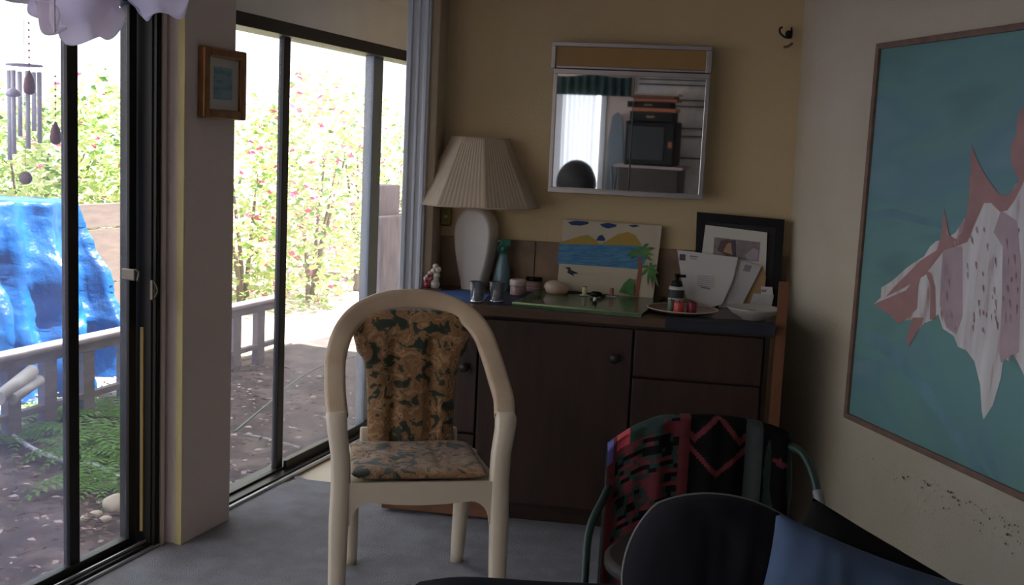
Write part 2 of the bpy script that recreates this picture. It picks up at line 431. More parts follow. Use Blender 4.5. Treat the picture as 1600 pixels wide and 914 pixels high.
front(-1.045, -0.752, 0.085, 0.348, 'drawer')
front(-0.142, 0.340, 0.632, 0.815, 'drawer')
front(-0.142, 0.340, 0.375, 0.625, 'drawer')
front(-0.142, 0.340, 0.085, 0.368, 'drawer')

# ================================================================== WHITE PLASTIC CHAIR
plastic = mat('plastic_offwhite', (0.72, 0.61, 0.46), 0.38, var=0.12, vscale=3, spec=0.5)
plastic_top = mat('plastic_grubby', (0.62, 0.48, 0.33), 0.42, col2=(0.48, 0.34, 0.22), vscale=7)
ch = thing('plastic_armchair', 'off-white moulded plastic armchair with high arched back standing in front of the cabinet', 'chair', (-0.298, 3.55, 0), R_(11))
def band(bm, path, width, thick, wdir, mi=0):
    n = len(path); rows = []
    for i, p in enumerate(path):
        t = (path[min(i + 1, n - 1)] - path[max(i - 1, 0)]).normalized()
        wd = wdir(i / (n - 1)); wd = (wd - t * wd.dot(t)).normalized(); th = t.cross(wd).normalized()
        W = width(i / (n - 1)) / 2; H = thick / 2
        prof = [(-W, -H * .3), (-W * .92, H * .75), (-W * .6, H), (W * .6, H), (W * .92, H * .75), (W, -H * .3), (W * .97, -H * 2.2), (W * .82, -H * 2.2), (W * .78, -H * .6), (-W * .78, -H * .6), (-W * .82, -H * 2.2), (-W * .97, -H * 2.2)]
        rows.append([bm.verts.new(p + wd * a + th * b) for a, b in prof])
    k = len(rows[0])
    for i in range(n - 1):
        for j in range(k):
            f = bm.faces.new((rows[i][j], rows[i][(j + 1) % k], rows[i + 1][(j + 1) % k], rows[i + 1][j])); f.smooth = True; f.material_index = mi
    for rw in (rows[0][::-1], rows[-1]): bm.faces.new(rw)
# arched hoop of the back running down into the two arms
half = [(-0.262, -0.190, 0.640), (-0.268, -0.130, 0.690), (-0.268, -0.02, 0.735), (-0.262, 0.09, 0.790), (-0.235, 0.16, 0.862), (-0.180, 0.20, 0.918), (-0.095, 0.222, 0.952), (0, 0.228, 0.960)]
half = [(x, y, z if i == 0 else z - .016 * min(1, i / 3)) for i, (x, y, z) in enumerate(half)]
full = half + [(-x, y, z) for x, y, z in half[-2::-1]]
path = smooth_path(full, 7)
def wdir(t):
    a = math.pi * t
    tt = abs(t - 0.5) * 2           # 0 top, 1 elbows
    k = min(1, max(0, (tt - 0.72) / 0.28))
    if t < .5: base = Vector((-1, 0, 0)).lerp(Vector((0, 0, 1)), max(0, 1 - tt / 0.55))
    else: base = Vector((1, 0, 0)).lerp(Vector((0, 0, 1)), max(0, 1 - tt / 0.55))
    return base
bm = new(); band(bm, path, lambda t: 0.066 + 0.008 * (1 - abs(t - .5) * 2), 0.016, wdir)
obj('back_hoop', bm, plastic_top, ch)
# back panel with slats behind the cushion
bm = new()
for k in range(5):
    x = (k - 2) * 0.062
    pts = [(x * 0.9, 0.20, 0.44), (x, 0.215, 0.62), (x * 1.15, 0.225, 0.80), (x * 1.2, 0.232, 0.935 - abs(k - 2) * 0.012)]
    band(bm, smooth_path(pts, 5), lambda t: 0.044, 0.008, lambda t: Vector((1, 0, 0)))
box(bm, -0.17, 0.17, 0.19, 0.215, 0.41, 0.50, bev=0.008)
obj('back_slats', bm, plastic, ch)
# seat
bm = new()
def seatf(u, v):
    x = (u - .5) * 0.50; y = -0.235 + v * 0.44
    wv = 1 - 0.12 * v
    return Vector((x * wv, y, 0.432 - 0.018 * math.sin(math.pi * u) * math.sin(math.pi * min(1, v * 1.1)) - 0.012 * max(0, 0.12 - v) / 0.12))
V = grid(bm, 20, 16, seatf)
ext = bmesh.ops.extrude_face_region(bm, geom=bm.faces[:]); bmesh.ops.translate(bm, verts=[e for e in ext['geom'] if isinstance(e, bmesh.types.BMVert)], vec=(0, 0, -0.012))
obj('seat', bm, plastic, ch)
# front apron with filleted corners
bm = new()
top = [(-0.235, .436), (0.235, .436)]
low = []
for k in range(7):
    a = R_(90 * k / 6); low.append((0.21 - 0.055 * (1 - math.cos(a)) - 0.0, 0.315 + 0.055 * math.sin(a)))
pts = [(-0.235, .437), (0.235, .437), (0.235, 0.30)] + [(0.218 - 0.06 * (1 - math.cos(R_(15 * k))), 0.30 + 0.075 * math.sin(R_(15 * k))) for k in range(7)] + [(0.08, 0.367), (0, 0.364), (-0.08, 0.367)] + [(-(0.218 - 0.06 * (1 - math.cos(R_(15 * k)))), 0.30 + 0.075 * math.sin(R_(15 * k))) for k in range(6, -1, -1)] + [(-0.235, 0.30)]
prism(bm, [Vector((x, -0.238, z)) for x, z in pts], Vector((0, 0.014, 0)))
obj('seat_apron', bm, plastic, ch)
# front legs: L-section posts from floor to elbow
def front_leg(sg):
    bm = new()
    rows = []
    for z, xo, xi, yf, yb in [(0, .280, .230, -.262, -.222), (.15, .280, .226, -.256, -.210), (.30, .282, .223, -.249, -.198), (.43, .278, .218, -.242, -.188), (.52, .281, .222, -.234, -.184), (.60, .294, .232, -.226, -.176), (.635, .298, .234, -.218, -.160), (.652, .293, .236, -.200, -.150)]:
        c = [(xo, yf), (xo, yb), (xi, yb), (xi, yf)]
        rr = []
        for i in range(4):
            x, y = c[i]; px_, py_ = c[i - 1]; nx, ny = c[(i + 1) % 4]
            def mv(ax, ay):
                L = math.hypot(ax - x, ay - y); k = min(.010 / L, .45); return (x + (ax - x) * k, y + (ay - y) * k)
            rr += [mv(px_, py_), mv(nx, ny)]
        rows.append([bm.verts.new((sg * x, y, z)) for x, y in rr])
    for a, b_ in zip(rows, rows[1:]):
        for i in range(8):
            f = bm.faces.new((a[i], a[(i + 1) % 8], b_[(i + 1) % 8], b_[i])); f.smooth = True
    bm.faces.new(rows[0]); bm.faces.new(rows[-1][::-1])
    return bm
def rear_leg(sg):
    bm = new()
    pth = smooth_path([(sg * .190, .222, 0), (sg * .196, .205, .2), (sg * .205, .185, .42)], 4)
    tube(bm, pth, lambda t: .023 + .013 * t, 12)
    return bm
for sg in (-1, 1):
    obj('leg', front_leg(sg), plastic, ch); obj('leg', rear_leg(sg), plastic, ch)

# floral cushion on the chair
floral = ramp_mat('floral_print', [(0.0, (0.012, 0.02, 0.014)), (0.38, (0.02, 0.032, 0.02)), (0.445, (0.05, 0.045, 0.02)), (0.47, (0.30, 0.17, 0.07)), (0.54, (0.22, 0.10, 0.045)), (0.60, (0.42, 0.27, 0.12)), (0.68, (0.10, 0.05, 0.03))], 'noise', 19, 0.9, bump=0.2, detail=5, distort=0.9)
floral.node_tree.nodes['Principled BSDF'].inputs['Sheen Weight'].default_value = .25
cu = thing('chair_cushion', 'brown and green floral padded cushion tied over the back and seat of the plastic armchair', 'cushion', ch.location, R_(11))
outl = [(0.0, .150, .150), (0.10, .148, .150), (0.3, .150, .152), (.5, .156, .158), (.60, .165, .165), (.70, .192, .192), (.80, .202, .206), (.88, .196, .200), (.945, .166, .172), (.985, .11, .12), (1.0, .05, .05)]
def wl(v, side):
    for a, b_ in zip(outl, outl[1:]):
        if a[0] <= v <= b_[0]:
            k = (v - a[0]) / (b_[0] - a[0]); k = k * k * (3 - 2 * k); return a[side] * (1 - k) + b_[side] * k
    return outl[-1][side]
def padf(sgn):
    def f(u, v):
        L_, R2 = wl(v, 1), wl(v, 2)
        x = -L_ + (L_ + R2) * u
        z = 0.455 + 0.462 * v
        yb = 0.165 + 0.045 * v
        edge = min(1, min(u, 1 - u) * 7) ** .5 * min(1, max(0.0, (1 - v)) * 14) ** .5 * min(1, v * 10 + .2) ** .5
        seam = 1.0
        if v < .80:
            for xs in (-0.062, 0.068): seam = min(seam, 0.25 + min(1, abs(x - xs) / 0.03) * .75)
        bl = 0.85 + 0.3 * noise.noise(Vector((x * 9, z * 9, 3)))
        t = 0.030 * edge * seam * bl
        return Vector((x, yb - sgn * t if sgn > 0 else yb + 0.008 * edge, z))
    return f
bm = new(); grid(bm, 56, 56, padf(1)); grid(bm, 56, 56, padf(-1)); bmesh.ops.remove_doubles(bm, verts=bm.verts, dist=0.0004)
obj('back_pad', bm, floral, cu)
def spad(top):
    def f(u, v):
        x = (u - .5) * 0.435; y = -0.225 + 0.40 * v
        r = 0.05
        # rounded corners
        sx = 1 - 0.10 * max(0, 1 - v * 7) ** 2
        x *= sx * (1 - 0.06 * v)
        edge = (min(1, min(u, 1 - u) * 9) * min(1, min(v, 1 - v) * 9)) ** .4
        t = 0.020 * edge * (0.85 + .35 * noise.noise(Vector((x * 12, y * 12, 1))))
        if v > .12 and v < .9:
            for xs in (-0.07, 0.07): t *= 0.6 + .4 * min(1, abs(x - xs) / .02)
        return Vector((x, y, 0.450 + (t if top else -0.013 * edge)))
    return f
bm = new(); grid(bm, 44, 40, spad(True)); grid(bm, 44, 40, spad(False)); bmesh.ops.remove_doubles(bm, verts=bm.verts, dist=0.0004)
obj('seat_pad', bm, floral, cu)

# ================================================================== LAMP
lp = onB(742, 452, 4.45); LX = onz(741, 451, CT); 
lamp = thing('table_lamp', 'white flattened oval ceramic table lamp with octagonal pleated shade on the cabinet', 'lamp', (LX.x, LX.y, CT), R_(-2))
ceramic = mat('ceramic_offwhite', (0.70, 0.64, 0.56), 0.3, var=0.06, coat=0.3)
pr = [(0, .044), (.03, .052), (.08, .066), (.14, .079), (.20, .088), (.25, .0905), (.29, .085), (.325, .068), (.348, .045), (.360, .018)]
def oval(scale, y):
    out = []
    cz = 0.19
    P = smooth_path([(r, 0, z) for z, r in pr], 4)
    right = [(p.x, p.z) for p in P]; left = [(-x, z) for x, z in right[::-1]]
    for x, z in right + left: out.append(Vector((x * scale, y, max(0.0, cz + (z - cz) * (scale if z > .02 else 1)))))
    return out
bm = new()
rings = [oval(.86, -.046), oval(.90, -.046), oval(.97, -.040), oval(1.0, -.026), oval(1.0, .026), oval(.97, .040), oval(.90, .046)]
VV = [[bm.verts.new(p) for p in r] for r in rings]
n = len(VV[0])
for a, b_ in zip(VV, VV[1:]):
    for i in range(n):
        f = bm.faces.new((a[i], a[(i + 1) % n], b_[(i + 1) % n], b_[i])); f.smooth = True
bm.faces.new(VV[0]); bm.faces.new(VV[-1][::-1])
bmesh.ops.rotate(bm, verts=bm.verts, cent=(0, 0, 0), matrix=Matrix.Rotation(R_(-24), 3, 'Z'))
obj('lamp_body', bm, ceramic, lamp)
bm = new(); lathe(bm, [(.012, .355), (.012, .40), (.018, .402), (.018, .45), (.010, .46), (.010, .60)], seg=16); obj('socket', bm, mat('brass_dull', (.35, .25, .12), .4, .8), lamp)
bm = new(); lathe(bm, [(.01, .46), (.03, .50), (.032, .53), (.02, .56), (.0, .565)], seg=20, cap1=False); obj('bulb', bm, mat('bulb_glass', (.85, .85, .82), .2), lamp)
linen = mat('shade_linen', (0.66, 0.53, 0.38), 0.9, trans=0.28, var=0.05)
bm = new()
NP = 8; SUB = 22
def shadef(z0, z1, r0, r1, thick=0):
    V0 = []; ang0 = -12 + 22.5 - 90
    for (z, r) in [(z0, r0), (z1, r1)]:
        row = []
        for s in range(NP):
            A = R_(ang0 + 45 * s); B2 = R_(ang0 + 45 * (s + 1))
            pa = Vector((math.cos(A), math.sin(A), 0)) * r; pb = Vector((math.cos(B2), math.sin(B2), 0)) * r
            nrm = ((pa + pb) / 2).normalized()
            for k in range(SUB):
                t = k / SUB
                p_ = pa.lerp(pb, t) + nrm * (0.0013 * (1 if k % 2 else 0)); p_.z = z
                row.append(bm.verts.new(p_))
        V0.append(row)
    m_ = len(V0[0])
    for i in range(m_):
        f = bm.faces.new((V0[0][i], V0[0][(i + 1) % m_], V0[1][(i + 1) % m_], V0[1][i]))
shadef(0.365, 0.652, 0.274, 0.124)
obj('lamp_shade', bm, linen, lamp, fix=False)
bm = new()
for z, r in ((0.365, 0.276), (0.652, 0.126)):
    pts = [(math.cos(R_(-79.5 + 45 * s)) * r, math.sin(R_(-79.5 + 45 * s)) * r, z) for s in range(9)]
    tube(bm, pts, .003, 6)
for s in range(3): tube(bm, [(0, 0, .60), (math.cos(R_(120 * s)) * .12, math.sin(R_(120 * s)) * .12, .65)], .002, 6)
obj('shade_rim', bm, linen, lamp)

# ================================================================== MIRROR
mir = thing('mirror_cabinet', 'chrome framed bathroom mirror with two panels and an amber top strip on the back wall', 'mirror', FB @ Vector((-0.24, 4.75, 1.32)), -aB)
def mb(x0, x1, y0, y1, z0, z1, bev=0.002, bm=None, mi=0):
    b = bm or new(); box(b, x0 + .24, x1 + .24, y0 - 4.75, y1 - 4.75, z0 - 1.32, z1 - 1.32, bev=bev, mi=mi); return b
brushed = mat('chrome_dull', (0.42, 0.39, 0.38), 0.3, 0.9)
b = mb(-.550, .072, 4.655, 4.746, 1.315, 1.80); obj('cabinet_box', b, mat('cabinet_box_grey', (.35, .32, .3), .5), mir)
b = mb(-.560, -.544, 4.632, 4.66, 1.31, 1.815); mb(.066, .084, 4.632, 4.66, 1.31, 1.815, bm=b)
mb(-.560, .084, 4.628, 4.66, 1.797, 1.818, bm=b); mb(-.560, .084, 4.622, 4.665, 1.305, 1.327, bm=b)
obj('mirror_frame', b, brushed, mir)
mm = mat('mirror_silver', (0.92, 0.93, 0.93), 0.02, 1.0)
for x0, x1, dy in ((-.544, -.222, 0.0), (-.222, .066, -0.004)):
    b = new(); box(b, x0, x1, -.003, .001, 0, .47, bev=0)
    for v in b.verts: pass
    f_ = obj('mirror_panel', b, mm, mir, recenter=False)
    f_.location = (.24, 4.648 + dy - 4.75, 0.007); f_.rotation_euler = (R_(1.0), 0, 0)
b = mb(-.225, -.219, 4.636, 4.645, 1.327, 1.797); obj('divider', b, mat('black_edge', (.02, .02, .02), .5), mir)
b = mb(-.570, .085, 4.655, 4.746, 1.822, 1.93); obj('light_box', b, brushed, mir)
b = mb(-.560, .065, 4.640, 4.656, 1.832, 1.912); obj('amber_panel', b, mat('amber_panel', (.36, .20, .055), .4, var=.15, vscale=4), mir)
b = mb(-.572, .085, 4.630, 4.66, 1.910, 1.928); mb(-.574, -.556, 4.632, 4.66, 1.82, 1.925, bm=b); mb(.062, .085, 4.632, 4.66, 1.82, 1.925, bm=b); obj('light_box_trim', b, brushed, mir)

# ================================================================== PICTURES
def panel_obj(name, plane_P, plane_n, outline, thick, layers, mats, parent=None, side_mi=0):
    """flat picture: outline + painted shapes given on the picture plane (n faces the room)"""
    bm = new()
    base = [onp(x, y, plane_P, plane_n) for x, y in outline]
    prism(bm, base, -plane_n * thick, 0, side_mi)
    for k, (mi, pts) in enumerate(layers):
        poly(bm, [onp(x, y, plane_P, plane_n) + plane_n * (0.0006 + 0.0002 * k) for x, y in pts], mi)
    return obj(name, bm, mats, parent, fix=False)

# --- big shell painting on the right wall
rn = -Rv
PP = R0 + rn * 0.030
def c5(*p): return [(1200 + x / 2.175, y / 2.175) for x, y in p]
def c6(*p): return [(1280 + x / 1.7578, 300 + y / 1.7578) for x, y in p]
big = thing('shell_painting', 'large painting of a white and pink conch shell on teal water on the right wall', 'painting', R0 + rn * 0.01 + Ru * 1.2 + Vector((0, 0, .5)))
_tl = onR(1371, 70, -.060) - R0; _bl = onR(1318, 650, -.060) - R0
u0, u1, z0, z1 = (_tl.dot(Ru) + _bl.dot(Ru)) / 2 + .012, 2.25, _bl.z + .012, _tl.z - .012
def rp(u, v, z): return FR @ Vector((u, v, z)) - big.location
teal = ramp_mat('painted_water', [(0.25, (0.095, 0.20, 0.20)), (0.45, (0.14, 0.29, 0.265)), (0.57, (0.125, 0.255, 0.28)), (0.75, (0.20, 0.31, 0.34))], 'noise', 1.1, 0.6, stretch=(1, 1, 3.2), detail=3, distort=0.6)
shw = ramp_mat('painted_shell_white', [(0.34, (0.40, 0.28, 0.27)), (0.42, (0.58, 0.53, 0.50)), (0.7, (0.72, 0.69, 0.66))], 'noise', 9, 0.6, stretch=(2, 2, .35), detail=4)
shp = mat('painted_shell_pink', (0.42, 0.22, 0.20), 0.6, var=0.25, vscale=8)
shm = mat('painted_shell_mauve', (0.48, 0.35, 0.36), 0.6, var=0.2, vscale=8)
wave1 = mat('painted_wave', (0.15, 0.30, 0.34), 0.6, var=.3, vscale=5)
bm = new()
prism(bm, [rp(u0, -.050, z0), rp(u1, -.050, z0), rp(u1, -.050, z1), rp(u0, -.050, z1)], Rv * 0.012, 0)
def lay(k, mi, pts):
    n_ = rn
    poly(bm, [onp(x, y, R0 + rn * .050, rn) + rn * (.0006 + .0002 * k) - big.location for x, y in pts], mi)
lay(0, 4, c6((130, 55), (200, 45), (345, 85), (340, 100), (210, 75), (128, 72)))
lay(1, 4, c6((120, 380), (190, 400), (300, 530), (400, 680), (480, 800), (440, 790), (330, 620), (210, 470), (115, 400)))
lay(2, 4, c6((430, 640), (470, 700), (505, 800), (490, 800), (450, 720)))
body = c6((150, 308), (170, 290), (172, 262), (200, 245), (245, 205), (275, 185), (288, 178), (305, 150), (322, 135), (345, 130), (375, 112), (400, 72), (412, 76), (430, 45), (455, 25), (480, 30), (520, 15), (540, -20), (580, -60), (680, -150), (780, -170), (800, 200), (760, 560), (700, 600), (640, 500), (610, 560), (575, 530), (562, 500), (545, 465), (530, 440), (522, 468), (508, 450), (500, 510), (478, 585), (452, 625), (447, 600), (443, 530), (427, 465), (405, 435), (382, 425), (370, 395), (340, 375), (328, 335), (312, 352), (290, 360), (268, 385), (245, 425), (240, 405), (258, 350), (215, 355), (180, 325))
lay(3, 1, body)
lay(4, 3, c6((480, 110), (505, 150), (503, 300), (495, 440), (500, 470), (525, 450), (550, 440), (556, 200), (545, 80), (500, 50)))
lay(5, 3, c6((340, 165), (355, 150), (395, 150), (395, 340), (378, 392), (350, 372), (332, 310)))
lay(6, 2, c5((692, 492), (688, 600), (683, 690), (662, 790), (640, 812), (618, 800), (598, 705), (592, 790), (575, 850), (520, 885), (480, 925), (430, 975), (400, 1010), (470, 975), (535, 935), (600, 850), (640, 838), (680, 822), (705, 760), (735, 690), (760, 690), (790, 720), (815, 715), (840, 680), (880, 600), (900, 520), (872, 560), (850, 620), (820, 665), (785, 658), (745, 605), (715, 550)))
lay(7, 2, c5((895, 330), (862, 372), (848, 400), (845, 460), (825, 500), (830, 560), (850, 605), (880, 590), (910, 480)))
lay(8, 2, c6((150, 308), (240, 270), (262, 240), (266, 222), (290, 213), (308, 222), (320, 260), (322, 340), (316, 352), (305, 350), (308, 260), (296, 226), (282, 226), (274, 260), (270, 320), (240, 350), (218, 362), (205, 345), (185, 330)))
lay(9, 2, c6((258, 345), (240, 405), (245, 425), (262, 400), (290, 345)))
lay(10, 1, c6((272, 300), (276, 250), (285, 232), (297, 240), (303, 290), (300, 335), (280, 345)))
for k in range(60):
    rx = random.choice((random.uniform(400, 480), random.uniform(335, 385), random.uniform(480, 550))); ry = random.uniform(90, 380)
    lay(11 + k % 3, 2 + (k % 2), c6((rx, ry), (rx + random.uniform(2, 5), ry + 3), (rx + random.uniform(1, 5), ry + random.uniform(12, 34)), (rx - 1, ry + 10)))
obj('canvas', bm, [teal, shw, shp, shm, wave1], big, fix=False)
bm = new()
for (a, b2, c_, d_) in ((u0 - .017, u0 + .004, z0 - .017, z1 + .017), (u1 - .004, u1 + .017, z0 - .017, z1 + .017), (u0, u1, z0 - .017, z0 + .004), (u0, u1, z1 - .004, z1 + .017)):
    fr = Matrix.Translation(-big.location) @ FR
    box(bm, a, b2, -.062, -.030, c_, d_, fr, bev=.003)
obj('frame', bm, mat('frame_driftwood', (.22, .13, .09), .6, var=.3, vscale=20), big)
# scuffs of mould on the right wall
bm = new()
for k in range(95):
    x = 1330 + 265 * random.random() ** .6; y = 690 + (x - 1330) * .49 + abs(random.gauss(0, 20)) * (1.8 if k % 5 == 0 else 1)
    p_ = onR(x, y, -0.006); q_ = p_ - R0; p_ = onR(x, y, -(.0185 * p_.z * (1 - q_.dot(Ru) / 7.4) + .0008)); r = random.uniform(.001, .0045)
    poly(bm, [p_ + Ru * r * math.cos(a) * random.uniform(.8, 1.6) + Z * r * math.sin(a) for a in [i * 1.2566 for i in range(5)]], 0)
so = obj('mould_specks', bm, mat('mould_dark', (.12, .09, .07), .9), None, fix=False); tag(so, 'dark mould specks scattered on the white wall under the shell painting', 'stain', kind='stuff')

# --- little gilt picture on the pillar
sp = thing('small_picture', 'small seascape print in a gilt wood frame hanging on the pillar', 'picture', FL @ Vector((3.455, 2.309, 1.52)))
fr = Matrix.Translation(-sp.location) @ FL
gilt = mat('gilt_wood', (.30, .13, .04), .3, .35, var=.35, vscale=18)
s0, s1, q0, q1 = 3.335, 3.600, 1.535, 1.785; fw_ = .034
bm = new()
for a, b2, c_, d_ in ((s0, s0 + fw_, q0, q1), (s1 - fw_, s1, q0, q1), (s0 + fw_, s1 - fw_, q0, q0 + fw_), (s0 + fw_, s1 - fw_, q1 - fw_, q1)):
    box(bm, a, b2, 2.276, 2.308, c_, d_, fr, bev=.007, seg=3)
obj('frame', bm, gilt, sp)
bm = new(); box(bm, s0 + fw_ - .002, s1 - fw_ + .002, 2.292, 2.300, q0 + fw_ - .002, q1 - fw_ + .002, fr); obj('mat_board', bm, mat('mat_board', (.55, .50, .44), .8), sp)
bm = new(); box(bm, s0 + .075, s1 - .075, 2.2905, 2.293, q0 + .07, q1 - .066, fr)
obj('print', bm, ramp_mat('sea_print', [(.3, (.12, .22, .28)), (.5, (.22, .34, .40)), (.62, (.10, .20, .20)), (.75, (.45, .48, .44))], 'noise', 9, .6, stretch=(1, 1, 4)), sp)

# --- child's beach painting leaning on the wall
def c7(*p): return [(860 + x / 4.2105, 320 + y / 4.2105) for x, y in p]
bp0 = onB(950, 462, 4.66); bn = (-Bd + Z * 0.16).normalized()
sand = mat('canvas_cream', (.55, .47, .34), .8, var=.06)
bl = [(1, c7((60, 255), (595, 262), (640, 340), (600, 425), (45, 385), )), (2, c7((65, 245), (110, 232), (200, 205), (245, 196), (300, 235), (330, 262), (60, 258))),
      (2, c7((330, 262), (370, 238), (440, 195), (510, 178), (560, 200), (600, 262), (600, 272))), (3, c7((300, 235), (318, 205), (340, 197), (362, 225), (355, 238))),
      (3, c7((115, 115), (170, 105), (250, 112), (250, 126), (200, 138), (140, 134))), (3, c7((325, 128), (380, 118), (438, 132), (430, 145), (380, 156), (345, 146))), (3, c7((512, 136), (560, 131), (588, 140), (545, 150))),
      (4, c7((95, 412), (130, 410), (135, 430), (185, 450), (150, 455), (158, 472), (140, 462), (110, 445), (118, 428))),
      (6, c7((575, 345), (600, 345), (602, 440), (590, 520), (580, 605), (545, 600), (565, 500), (578, 430))), (6, c7((655, 420), (672, 420), (680, 500), (672, 560), (662, 500))),
      ]
def frond(cx, cy, ang, L, w_):
    a = R_(ang); dx, dy = math.cos(a), math.sin(a); nx, ny = -dy, dx
    pts = [(cx, cy)]
    for t in (.3, .5, .7, .85): pts.append((cx + dx * L * t + nx * w_ * (1 - abs(t - .5)), cy + dy * L * t + ny * w_ * (1 - abs(t - .5)) + t * t * L * .25))
    pts.append((cx + dx * L, cy + dy * L + L * .3))
    for t in (.7, .4): pts.append((cx + dx * L * t - nx * w_ * .5, cy + dy * L * t - ny * w_ * .5 + t * t * L * .25))
    return pts
for a, L in ((-150, 70), (-175, 85), (-60, 120), (-35, 130), (-10, 100), (15, 90), (160, 60), (-100, 60)): bl.append((5, c7(*frond(585, 320, a, L, 16))))
for a, L in ((-160, 60), (-40, 55), (20, 60), (150, 70), (80, 80), (100, 90), (-90, 50), (60, 110)): bl.append((5, c7(*frond(658, 415, a, L, 13))))
bl.append((5, c7((450, 575), (480, 520), (520, 485), (550, 490), (555, 560), (540, 600))))
bp = panel_obj('beach_painting', bp0, bn, [(870, 452), (1020, 467), (1034.6, 353), (880, 343)], .016, [(m_, p_) for m_, p_ in bl],
    [sand, ramp_mat('painted_sea', [(.3, (.03, .14, .30)), (.7, (.10, .28, .42))], 'noise', 20, .7, stretch=(1, 1, 5)), mat('painted_hill', (.46, .25, .04), .7, col2=(.34, .28, .05), vscale=20), mat('painted_navy', (.02, .045, .14), .7), mat('painted_black', (.02, .02, .03), .7), mat('painted_green', (.10, .28, .07), .7, var=.5, vscale=30), mat('painted_trunk', (.28, .10, .06), .7)])
settle(bp); tag(bp, 'unframed childlike painting of a blue bay with orange hills and palms leaning on the tiles', 'painting')

# --- black framed picture with matted photo in front, letters
black_m = mat('black_satin', (.006, .006, .006), .5, spec=.3)
paper = mat('paper_white', (.60, .56, .52), .8, var=.04)
paper2 = mat('paper_grey', (.50, .48, .46), .8, var=.05)
ink = mat('ink_grey', (.24, .22, .25), .8); ink_d = mat('ink_dark', (.07, .07, .09), .8)
fp0 = FB @ Vector((.2, 4.655, CT)); fn = (-Bd + Z * .10).normalized()
fpic = thing('framed_picture', 'wide black frame leaning in the right end corner of the worktop', 'picture frame', (fp0.x, fp0.y, CT))
def onfp(pts, off=0.0): return [onp(x, y, fp0, fn) + fn * off - fpic.location for x, y in pts]
bm = new()
q = onfp([(1084, 471), (1218, 484), (1226, 343), (1089, 331)]); cc = sum(q, Vector()) / 4
q2 = [cc + (p_ - cc) * .80 for p_ in q]
for i in range(4):
    j = (i + 1) % 4
    prism(bm, [q[i], q[j], q2[j], q2[i]], -fn * .022)
obj('frame', bm, black_m, fpic)
bm = new(); prism(bm, [cc + (p_ - cc) * .82 - fn * .010 for p_ in q], -fn * .006); obj('backing', bm, mat('backing_black', (.02, .018, .018), .6), fpic)
def c8(*p): return [(1000 + x / 5.079, 340 + y / 5.079) for x, y in p]
# matted photo: window mount with a photo
mph = panel_obj('matted_photo', fp0 - Bd * .014, fn, c8((440, 690), (985, 700), (1010, 118), (520, 58)), .004,
    [(1, c8((578, 300), (940, 350), (955, 195), (590, 155))), (2, c8((610, 260), (640, 185), (700, 170), (745, 200), (750, 305), (690, 300))), (3, c8((660, 270), (690, 210), (740, 190), (745, 300))), (4, c8((720, 180), (760, 180), (765, 310), (735, 308))), (5, c8((830, 300), (900, 240), (940, 260), (935, 345), (850, 330)))],
    [mat('mount_cream', (.62, .58, .50), .8), mat('photo_ground', (.28, .23, .23), .5, var=.3, vscale=40), mat('photo_brown', (.12, .07, .06), .5), mat('photo_skin', (.42, .24, .14), .5), ink_d, mat('photo_mauve', (.38, .32, .36), .5)])
settle(mph); tag(mph, 'cream mounted snapshot propped in front of the black frame', 'photo')
def letter(name, label, off, pts, layers, m0=paper, group=None):
    o = panel_obj(name, FB @ Vector((.2, 4.56 + off, CT)), (-Bd + Z * .16).normalized(), c8(*pts), .0012, [(mi, c8(*p_)) for mi, p_ in layers], [m0, ink, ink_d, mat('paper_line', (.36, .34, .36), .8)])
    return tag(settle(o), label, 'letter', group)
lines = []
letter('letter', 'large white printed letter with a small dark stamp at its top left corner', .035, [(295, 255), (778, 318), (735, 500), (650, 690), (560, 720), (370, 640), (330, 500)],
    [(2, [(315, 288), (362, 292), (360, 342), (312, 338)]), (1, [(395, 300), (458, 306), (456, 318), (394, 312)]), (1, [(400, 322), (450, 327), (449, 334), (399, 329)])] +
    [(3, [(455, 455 + 16 * k), (590, 470 + 16 * k), (590, 476 + 16 * k), (455, 461 + 16 * k)]) for k in range(6)] + [(1, [(485, 545), (560, 560), (558, 572), (484, 557)])])
letter('letter', 'white letter leaning to the right, folded behind the large letter', .052, [(775, 330), (965, 385), (920, 480), (800, 710), (620, 735), (650, 600)],
    [(1, [(835, 372), (890, 382), (870, 432), (815, 422)])] + [(3, [(720, 520 + 22 * k), (790, 440 + 22 * k), (792, 444 + 22 * k), (722, 526 + 22 * k)]) for k in range(7)], paper2)
letter('envelope', 'brown paper envelope edge showing right of the leaning letter', .066, [(890, 430), (975, 385), (1000, 470), (985, 600), (900, 720), (790, 715)], [], mat('kraft_paper', (.40, .24, .12), .8))
letter('receipt', 'small folded white receipt standing at the right of the letters', .060, [(960, 545), (1050, 552), (1060, 640), (960, 640)], [(1, [(965, 570), (1005, 572), (1000, 592), (960, 590)]), ], paper)
letter('receipt', 'lower crumpled white slip behind the bowl', .050, [(900, 600), (1062, 615), (1040, 720), (860, 716)], [(3, [(930, 640), (1000, 646), (1000, 650), (930, 645)]), (3, [(925, 660), (1000, 668), (1000, 672), (925, 665)])], paper2)

# ================================================================== THINGS ON THE WORKTOP
def px_of(py, z=CT): pass
def at(px, py): return onz(px, py, CT)
def ctr(px, py, back=0.0):
    p_ = onz(px, py, CT) + Bd * back; return (p_.x, p_.y, CT)
